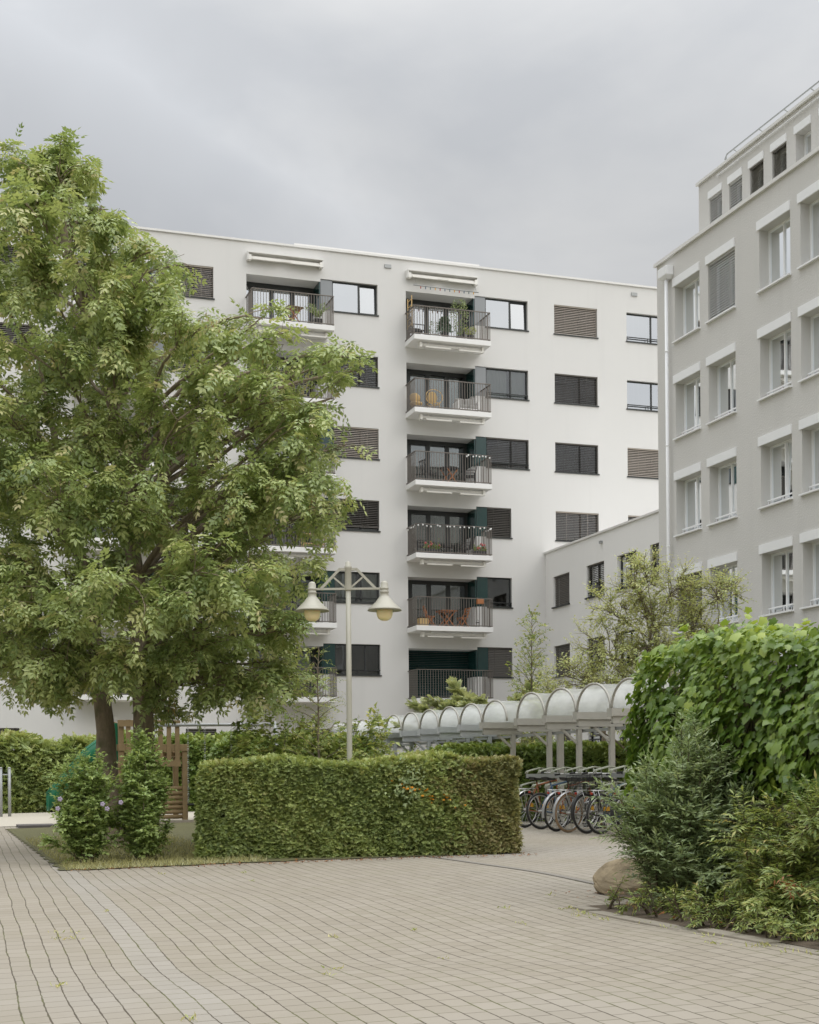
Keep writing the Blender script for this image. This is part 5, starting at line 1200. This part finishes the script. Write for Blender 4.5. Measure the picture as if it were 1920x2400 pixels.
# young trees
def sapling(name, label, base, h, w, lm, leaf, nbr, tpl, tw, nl, bm='palebark', droop=.1, upw=.5, lowf=.2, ntw=7):
    zb = float(gz(*base)); root = thing(name, label, 'tree', (base[0], base[1], zb))
    tr_ = np.stack([base[0] + np.cumsum(RNG.normal(0, .012, 12)), base[1] + np.cumsum(RNG.normal(0, .012, 12)), zb + np.linspace(0, h, 12)], -1)
    MB().tube(tr_, list(np.linspace(.035, .006, 12)), 7, cap=False).build('trunk', M[bm], root, True)
    polys, radii, S_, D_ = [], [], [], []
    for i in range(nbr):
        f = lowf + (1 - lowf) * i / nbr; k = f * 11; j = min(int(k), 10); q0 = tr_[j] * (1 - k + j) + tr_[j + 1] * (k - j)
        a = i * 2.4 + random.random(); l_ = w * (1.02 - f) ** .7 * random.uniform(.6, 1.1); tip = q0 + np.array([math.cos(a) * l_, math.sin(a) * l_, l_ * upw])
        sb = bez(q0, (q0 + tip) / 2 + np.array([0, 0, .08]), tip, 5); polys.append(sb); radii.append((.009, .003)); m_ = max(2, int(ntw * l_ / .5))
        t_ = RNG.uniform(.2, 1, m_); idx = np.minimum((t_ * 4).astype(int), 3); st = sb[idx] + (sb[idx + 1] - sb[idx]) * (t_ * 4 - idx)[:, None]
        S_.append(st); D_.append(unit(sb[idx + 1] - sb[idx]) * .7 + rv(m_) * .6)
    tubes(polys, radii, 4).build('limbs', M[bm], root, True); S_ = np.concatenate(S_); D_ = np.concatenate(D_)
    P, A_, N_, E_ = twig_leaves(S_, D_, RNG.uniform(.6, 1.2, len(S_)) * tw, nl, droop, .3)
    leaves('crown', P, A_, N_, RNG.uniform(.7, 1.2, len(P)) * leaf, tpl, M[lm], root)
    return root
sapling('young_tree', 'thin young tree with sparse twigs just left of the lamp post', (6.05, 22.5), 3.35, .85, 'lime', .06, 52, TP_LAN, .26, 9, lowf=.12, ntw=10)
sapling('young_tree', 'slender upright young tree above the shelter roof before the wing', (14.45, 33.1), 5.2, .95, 'lime', .075, 80, TP_OV, .3, 8, upw=1.0, lowf=.12, ntw=9)
# pale layered tree in front of the wing
AC = [(15.0,27.6,5.9,.42),(14.6,27.4,5.5,.5),(15.6,27.2,5.5,.55),(16.4,26.9,5.35,.6),(16.9,26.6,5.4,.42),(17.3,26.4,5.0,.45),(14.2,27.8,5.0,.5),(15.2,27.9,5.0,.6),(16.1,27.6,4.75,.6),(16.9,27.0,4.6,.4),(14.0,27.9,4.2,.62),(14.9,27.3,4.2,.7),(15.8,27.2,4.1,.7),(16.6,26.9,3.9,.6),(13.4,28.2,3.6,.55),(14.2,27.6,3.45,.65),(15.1,27.1,3.4,.7),(12.9,28.5,3.05,.45),(13.6,28.0,2.85,.5),(14.4,27.4,2.8,.5),(15.9,26.8,3.2,.6),(17.4,26.5,3.6,.5),(17.9,26.2,3.9,.35)]
zt_ = float(gz(15.2, 27.5))
tree('acer_tree', 'pale yellow green tree with layered open crown before the wing and office', 'tree', [[(15.2, 27.5, zt_), (15.1, 27.5, 1.6), (14.9, 27.5, 3.2), (14.9, 27.5, 5.2)], [(15.35, 27.45, zt_), (15.7, 27.3, 1.8), (16.1, 27.1, 3.4), (16.3, 27.0, 4.9)]], [(c[0] - .2, c[1], c[2], c[3] * 1.15) for c in AC if c[0] < 16.65], 'acer', 'palebark', TP_OV, .060, 560, flat=.8, zlo=1.4, r0=.07, sub=20, nl=7, tw=.40, droop=.15, limb=.018)
# conifers behind the shelter
def conifer(name, label, base, zb, arms, lm, leaf, nsp):
    root = thing(name, label, 'tree', (base[0], base[1], zb)); polys, radii, P, A_ = [], [], [], []
    for tip, st0, sag in arms:
        q0 = np.array([base[0] + st0[0], base[1] + st0[1], zb + st0[2]]); q2 = np.array([base[0] + tip[0], base[1] + tip[1], zb + tip[2]])
        sb = bez(q0, (q0 + q2) / 2 + np.array([0, 0, sag]), q2, 12); polys.append(sb); radii.append((.02, .006)); L_ = np.linalg.norm(q2 - q0)
        m_ = int(nsp * L_); t_ = .12 + .88 * RNG.random(m_); k = t_ * 11; i = np.minimum(k.astype(int), 10); st = sb[i] + (sb[i + 1] - sb[i]) * (k - i)[:, None]; tg = unit(sb[i + 1] - sb[i])
        wd_ = .13 * np.sin(np.clip(t_, .05, 1) * 2.7 + .25)[:, None]; off = rv(m_) * np.array([[1, 1, .55]])
        P.append(st + off * wd_ * .6 + np.array([[0, 0, -.03]])); A_.append(tg * .9 + off * .7)
    tubes(polys, radii, 5).build('limbs', M['twig'], root, True); MB().tube([(base[0], base[1], zb), (base[0] + .1, base[1], zb + 2.2)], [.09, .05], 8).build('trunk', M['twig'], root, True)
    P = np.concatenate(P); A_ = np.concatenate(A_); leaves('foliage', P, A_, np.array([[0, 0, 1.]]) + .6 * rv(len(P)), RNG.uniform(.7, 1.3, len(P)) * leaf, TP_SPR, M[lm], root); return root
arms = []
for _ in range(44):
    a = random.uniform(2.2, 4.6) if random.random() < .6 else random.uniform(0, 6.28); l_ = random.uniform(.9, 2.3); h = random.uniform(.8, 2.9)
    arms.append(((l_ * math.cos(a), l_ * math.sin(a) * .6, h + random.uniform(.1, .65)), (0, 0, h * .75), .25))
arms += [((-2.3, .7, 3.05), (0, 0, 1.7), .05), ((-1.3, .3, 3.55), (0, 0, 1.9), .0), ((-2.7, .7, 2.45), (0, 0, 1.5), .15), ((.8, -.2, 3.5), (0, 0, 1.9), .1), ((-1.9, .5, 2.75), (0, 0, 1.6), .1), ((-2.0, .5, 2.2), (0, 0, 1.3), .1)]
conifer('cedar_tree', 'light green conifer with long drooping arms in front of the lowest balcony', (14.7, 35.6), .4, arms, 'conif', .20, 110)
arms = []
for _ in range(54):
    a = random.uniform(0, 6.28); l_ = random.uniform(.6, 2.6); arms.append(((l_ * math.cos(a), l_ * math.sin(a) * .7, random.uniform(.7, 1.75)), (l_ * .2 * math.cos(a), 0, random.uniform(.2, .9)), .45))
conifer('spreading_conifer', 'low dark arching conifer behind the clipped hedge at the shelter', (15.6, 31.4), .4, arms, 'dconif', .20, 100)
st = [((t[0], t[1], t[2]), b_, (t[0], t[1])) for t, b_, o in span(60, -2.2, 2.2, .5, .8, 1.75, 0)]
shrub('broadleaf_shrub', 'brownish green mound of shrubs between shelter posts and timber fence', 'shrub', (13.4, 36.2), st, 'hyp', 'twig', TP_OV, .09, 13, .30, 8, .2, t0=.05)

# ------------------------------------------------------------------ things on the balconies
def floor_z(k): return FT[k] - 2.23
def turn(root, loc, rot, sc=1.): root.location = loc; root.rotation_euler = (0, 0, rot); return root
def folding_chair(label, loc, rot, m='orangewood', group='wooden folding chairs on the balcony'):
    r_ = thing('folding_chair', label, 'chair', (0, 0, 0), group)
    for y in (-.19, .19): MB().bar((-.24, y, 0), (.16, y, .46), .025, .04).build('leg', M[m], r_, local=True)
    for y in (-.17, .17): MB().bar((.24, y, 0), (-.12, y, .50), .025, .04).bar((-.12, y, .50), (-.26, y, .88), .025, .04).build('leg', M[m], r_, local=True)
    s_ = MB()
    for i in range(6): s_.box(-.16 + i * .06, -.115 + i * .06, -.2, .2, .45, .468)
    s_.bar((-.17, -.18, .455), (.2, -.18, .455), .03, .02).bar((-.17, .18, .455), (.2, .18, .455), .03, .02); s_.build('seat', M[m], r_, local=True)
    b_ = MB()
    for z in (.62, .74, .85): b_.bar((-.165 - (z - .55) * .33, -.19, z), (-.165 - (z - .55) * .33, .19, z), .02, .06)
    b_.build('backrest', M[m], r_, local=True); return turn(r_, loc, rot)
def folding_table(label, loc, rot, m='orangewood', top=None, rnd=False, h=.72):
    r_ = thing('folding_table', label, 'table', (0, 0, 0))
    t_ = MB()
    if rnd: t_.lathe([(.38, h - .03), (.40, h - .02), (.40, h), (.01, h)], (0, 0, 0), 24)
    else:
        for i in range(7): t_.box(-.34 + i * .098, -.34 + i * .098 + .085, -.33, .33, h - .025, h)
        t_.box(-.34, .34, -.3, -.27, h - .055, h - .026).box(-.34, .34, .27, .3, h - .055, h - .026)
    t_.build('table_top', M[top or m], r_, local=True)
    for y in (-.24, .24):
        MB().bar((-.30, y, 0), (.26, y, h - .05), .03, .04).build('leg', M[m], r_, local=True); MB().bar((.30, y * .9, 0), (-.26, y * .9, h - .05), .03, .04).build('leg', M[m], r_, local=True)
    return turn(r_, loc, rot)
def armchair(label, loc, rot, m='black', group=None):
    r_ = thing('garden_chair', label, 'chair', (0, 0, 0), group)
    for x, y, h in ((-.24, -.26, .62), (-.24, .26, .62), (.24, -.26, .62), (.24, .26, .62)): MB().bar((x, y, 0), (x, y, h), .035).build('leg', M[m], r_, local=True)
    MB().box(-.24, .24, -.24, .24, .40, .44).build('seat', M[m], r_, local=True)
    b_ = MB()
    for i in range(6): b_.bar((-.24, -.22 + i * .088, .44), (-.34, -.22 + i * .088, .92), .03, .02)
    b_.bar((-.34, -.26, .92), (-.34, .26, .92), .03, .04); b_.build('backrest', M[m], r_, local=True)
    for y in (-.27, .27): MB().bar((-.27, y, .63), (.26, y, .63), .05, .025).build('armrest', M[m], r_, local=True)
    return turn(r_, loc, rot)
z = floor_z(4)
folding_chair('orange wooden folding chair to the left of the folding table', (19.24, 54.2, z), -.15)
folding_chair('orange wooden folding chair to the right of the folding table', (20.72, 54.3, z), math.pi + .2)
folding_table('small orange wooden folding table on the second lowest balcony', (19.98, 54.2, z), .1)
r_ = thing('planter_box', 'pale yellow cube planter with a bare twig in the balcony corner', 'planter', (18.86, 53.95, z))
MB().box(18.67, 19.05, 53.78, 54.14, z, z + .34).build('pot', M['rattan'], r_, bevel=.01)
MB().tube([(18.86, 53.96, z + .3), (18.88, 53.96, z + .7), (18.83, 53.96, z + 1.0)], [.01, .008, .004], 5).tube([(18.88, 53.96, z + .7), (18.97, 53.98, z + .92)], .004, 4).build('stem', M['twig'], r_)
r_ = thing('hanging_basket', 'small orange basket hanging on the balcony railing', 'basket', (21.12, 53.36, z + 1.0))
MB().box(20.98, 21.26, 53.27, 53.43, z + .93, z + 1.12).build('box', M['orangewood'], r_, bevel=.01)
for x in (21.03, 21.21): MB().tube([(x, 53.35, z + 1.1), (x, 53.40, z + 1.2), (x, 53.46, z + 1.19)], .008, 4).build('hook', M['rail'], r_)
r_ = thing('lantern', 'small dark lantern standing by the white balcony wall', 'lantern', (21.15, 53.7, z))
MB().box(21.08, 21.22, 53.63, 53.77, z, z + .03).box(21.08, 21.22, 53.63, 53.77, z + .2, z + .22).tube([(21.1, 53.65, z), (21.1, 53.65, z + .2)], .008, 4).tube([(21.2, 53.75, z), (21.2, 53.75, z + .2)], .008, 4).tube([(21.2, 53.65, z), (21.2, 53.65, z + .2)], .008, 4).tube([(21.1, 53.75, z), (21.1, 53.75, z + .2)], .008, 4).build('frame', M['black'], r_)
MB().torus((21.15, 53.7, z + .27), .05, .006, n=12).build('handle', M['black'], r_)
z = floor_z(3)
def string_lights(label, pts, n, seed, r=.036):
    r_ = thing('string_lights', label, 'string lights', tuple(pts[0])); rr = random.Random(seed); cord = []
    segs = [(Vector(pts[i]), Vector(pts[i + 1])) for i in range(len(pts) - 1)]; tot = sum((b - a).length for a, b in segs)
    for a, b in segs:
        for j in range(13): t_ = j / 12; cord.append(a.lerp(b, t_) - Vector((0, 0, .07 * math.sin(t_ * 3 * math.pi) ** 2)))
    MB().tube(cord, .005, 4).build('cord', M['black'], r_)
    for i in range(n):
        d = tot * (i + .2 + .6 * rr.random()) / n
        for a, b in segs:
            if d <= (b - a).length: break
            d -= (b - a).length
        p = a.lerp(b, min(1, d / (b - a).length)); MB().ball((p.x, p.y - .01, p.z - .05 - .06 * rr.random()), r, 8, 6).build('bulb', M['whitebulb'], r_, True)
yf = 53.40
string_lights('white globe string lights along the whole railing top of the third balcony', [(18.43, 54.5, z + 1.17), (18.43, yf, z + 1.17), (21.66, yf, z + 1.17), (21.66, 54.0, z + 1.17)], 24, 1)
def flower_box(label, x0, x1, y, z, m):
    r_ = thing('flower_box', label, 'flower box', ((x0 + x1) / 2, y, z)); MB().box(x0, x1, y - .09, y + .09, z, z + .18).build('trough', M['terracotta'], r_, bevel=.01)
    n = 260; P = np.stack([RNG.uniform(x0, x1, n), y + RNG.normal(0, .07, n), z + .17 + np.abs(RNG.normal(0, .11, n))], -1)
    leaves('foliage', P, rv(n) + np.array([[0, 0, .5]]), rv(n), RNG.uniform(.05, .1, n), TP_OV, M['hedge'], r_)
    for _ in range(7): MB().ball((random.uniform(x0, x1), y - .05, z + random.uniform(.26, .46)), random.uniform(.035, .06), 7, 5).build('blossom', M[m], r_, True)
flower_box('dark trough of pink geraniums at the left of the string lit balcony', 18.85, 19.5, 53.6, z + .02, 'pink')
flower_box('dark trough of salmon geraniums at the right of the string lit balcony', 20.95, 21.5, 53.6, z + .02, 'pink')
folding_table('low black table between the flower troughs', (20.0, 54.2, z), 0, 'black', h=.46)
armchair('black garden chair at the left behind the geranium trough', (19.0, 54.5, z), 0, group='black garden chairs on the third balcony')
armchair('black garden chair at the right under the white bulbs', (20.95, 54.5, z), math.pi, group='black garden chairs on the third balcony')
z = floor_z(2)
armchair('dark armchair left of the round table on the fourth balcony', (19.25, 54.1, z), .2); armchair('dark armchair right of the round table on the fourth balcony', (21.0, 54.15, z), math.pi - .3)
folding_table('round black topped table with orange wooden legs', (20.1, 54.1, z), .3, 'orangewood', 'black', True, .70)
string_lights('short run of white bulbs on the right end of the railing', [(20.5, yf, z + 1.17), (21.66, yf, z + 1.17)], 8, 2)
z = floor_z(1)
r_ = thing('rattan_chair', 'round straw coloured rattan chair with a hoop back', 'chair', (19.45, 54.1, z))
MB().torus((19.45, 54.02, z + .62), .36, .022, n=28, sz=.85).torus((19.45, 54.12, z + .36), .26, .016, 'z', n=24).build('hoop', M['rattan'], r_, True)
MB().ball((19.42, 54.16, z + .62), .26, 14, 8, .85, .22, 1.).build('cushion', M['rattan'], r_, True)
for x, y in ((19.22, 53.9), (19.68, 53.9), (19.28, 54.32), (19.62, 54.32)): MB().tube([(x, y, z), (19.45 + (x - 19.45) * .7, y, z + .36)], .014, 5).build('leg', M['rattan'], r_, True)
r_ = thing('wicker_chair', 'small yellow wicker chair in the left corner of the balcony', 'chair', (18.75, 54.3, z))
MB().ball((18.75, 54.4, z + .62), .24, 14, 8, 1, .25, .9).build('backrest', M['rattan'], r_, True); MB().lathe([(.24, .30), (.26, .36), (.24, .40), (.01, .40)], (18.75, 54.25, z), 16).build('seat', M['rattan'], r_, True)
for dx, dy in ((-.18, -.15), (.18, -.15), (-.16, .18), (.16, .18)): MB().tube([(18.75 + dx, 54.25 + dy, z), (18.75 + dx * .8, 54.25 + dy * .8, z + .32)], .015, 5).build('leg', M['rattan'], r_, True)
r_ = thing('garden_sofa', 'two seat garden sofa with grey cushions behind the railing', 'sofa', (20.9, 54.2, z))
MB().box(20.45, 21.4, 53.9, 54.6, z + .16, z + .24).build('frame', M['slab'], r_, bevel=.01)
for x in (20.46, 21.33): MB().box(x, x + .06, 53.9, 54.6, z, z + .56).build('side_frame', M['slab'], r_, bevel=.01)
for x in (20.54, 20.94): MB().box(x, x + .38, 53.92, 54.5, z + .25, z + .40).build('seat_cushion', M['greycloth'], r_, bevel=.04)
for x in (20.54, 20.94): MB().box(x, x + .38, 54.42, 54.58, z + .41, z + .78).build('back_cushion', M['greycloth'], r_, bevel=.05)
z = floor_z(0)
def potted(name, label, cat, x, y, z, h, rad, lm, tpl, leaf, n, cone=False, potm='terracotta'):
    r_ = thing(name, label, cat, (x, y, z)); MB().lathe([(.10, 0), (.14, .26), (.15, .27), (.15, .30), (.01, .30)], (x, y, z), 16).build('pot', M[potm], r_, True)
    MB().tube([(x, y, z + .25), (x + .02, y, z + h * .6), (x, y, z + h)], [.014, .01, .005], 5).build('stem', M['twig'], r_)
    t_ = RNG.random(n); rr = rad * ((1 - t_) ** .8 + .08 if cone else np.sin(np.clip(t_, .04, 1) * 2.6) + .15); a = RNG.uniform(0, 6.28, n); q_ = RNG.random(n) ** .5
    P = np.stack([x + rr * q_ * np.cos(a), y + rr * q_ * np.sin(a), z + .32 + t_ * (h - .3)], -1); ax = np.stack([np.cos(a), np.sin(a), .5 + 0 * a], -1) + .4 * rv(n)
    leaves('foliage', P, ax, rv(n) + np.array([[0, 0, 1.]]), RNG.uniform(.7, 1.3, n) * leaf, tpl, M[lm], r_)
potted('potted_conifer', 'small cone shaped potted conifer on the top balcony', 'plant', 19.9, 53.95, z, .92, .24, 'dconif', TP_SPR, .11, 420, True)
potted('potted_climber', 'tall leafy potted climber beside the conifer on the top balcony', 'plant', 20.6, 54.1, z, 1.75, .34, 'wil', TP_OV, .07, 620)
potted('potted_shrub', 'low bushy potted plant at the right end of the top balcony', 'plant', 21.0, 53.9, z, .6, .22, 'lime', TP_OV, .07, 240)
armchair('dark chair in the left corner of the top balcony', (18.85, 54.4, z), 0)
r_ = thing('bunting_rod', 'thin rod with a row of small coloured pegs hanging below the awning', 'rod', (20.1, 54.3, z + 2.2))
MB().tube([(18.66, 54.18, z + 2.24), (21.5, 54.18, z + 2.22)], .022, 6).build('rod', M['steel'], r_, True)
for x in (18.8, 21.4): MB().tube([(x, 54.18, z + 2.25), (x, 54.45, z + 2.62)], .006, 4).build('cord', M['steel'], r_)
for i in range(12): MB().box(18.95 + i * .21, 18.98 + i * .21, 54.165, 54.195, z + 2.12, z + 2.21).build('peg', M[['red', 'blue', 'teal', 'yellow'][i % 4]], r_)
r_ = thing('trellis', 'light wooden trellis ladder at the left cheek of the top balcony', 'trellis', (18.6, 54.3, z))
MB().box(18.50, 18.53, 54.0, 54.04, z + .5, z + 1.75).box(18.50, 18.53, 54.5, 54.54, z + .5, z + 1.75).build('upright', M['rattan'], r_)
for j in range(5): MB().box(18.505, 18.525, 54.04, 54.5, z + .6 + .25 * j, z + .63 + .25 * j).build('rung', M['rattan'], r_)
folding_table('dark stained table on the left top balcony', (13.55, 54.0, z), .2, 'orangewood', 'wood')
r_ = thing('potted_palm', 'potted palm with arching fronds at the right of the left top balcony', 'plant', (14.55, 53.9, z))
MB().lathe([(.13, 0), (.18, .30), (.19, .31), (.19, .34), (.01, .34)], (14.55, 53.9, z), 16).build('pot', M['terracotta'], r_, True)
n = 26; a = RNG.uniform(0, 6.28, n); S_ = np.tile(np.array([[14.55, 53.9, z + .4]]), (n, 1)); D_ = np.stack([np.cos(a) * .6, np.sin(a) * .6, RNG.uniform(.6, 1.4, n)], -1)
P, A_, N_, E_ = twig_leaves(S_, D_, RNG.uniform(.5, .95, n), 12, .35, .15, 1.0, .8); leaves('frond', P, A_, N_, RNG.uniform(.12, .2, len(P)), TP_LAN, M['wil'], r_)
z = FT[3] - 2.23
r_ = thing('bamboo_shelf', 'tan wooden shelf standing on the half hidden left balcony', 'shelf', (14.3, 54.2, z))
for x in (13.9, 14.75):
    for y in (54.0, 54.35): MB().box(x, x + .035, y, y + .035, z, z + 1.45).build('post', M['rattan'], r_)
for j in range(4): MB().box(13.9, 14.785, 54.0, 54.385, z + .25 + .38 * j, z + .28 + .38 * j).build('shelf_board', M['rattan'], r_)
z = FT[4] - 2.23
flower_box('trough of red flowers on the left balcony behind the lamp shade', 13.7, 14.4, 53.6, z + .02, 'red')
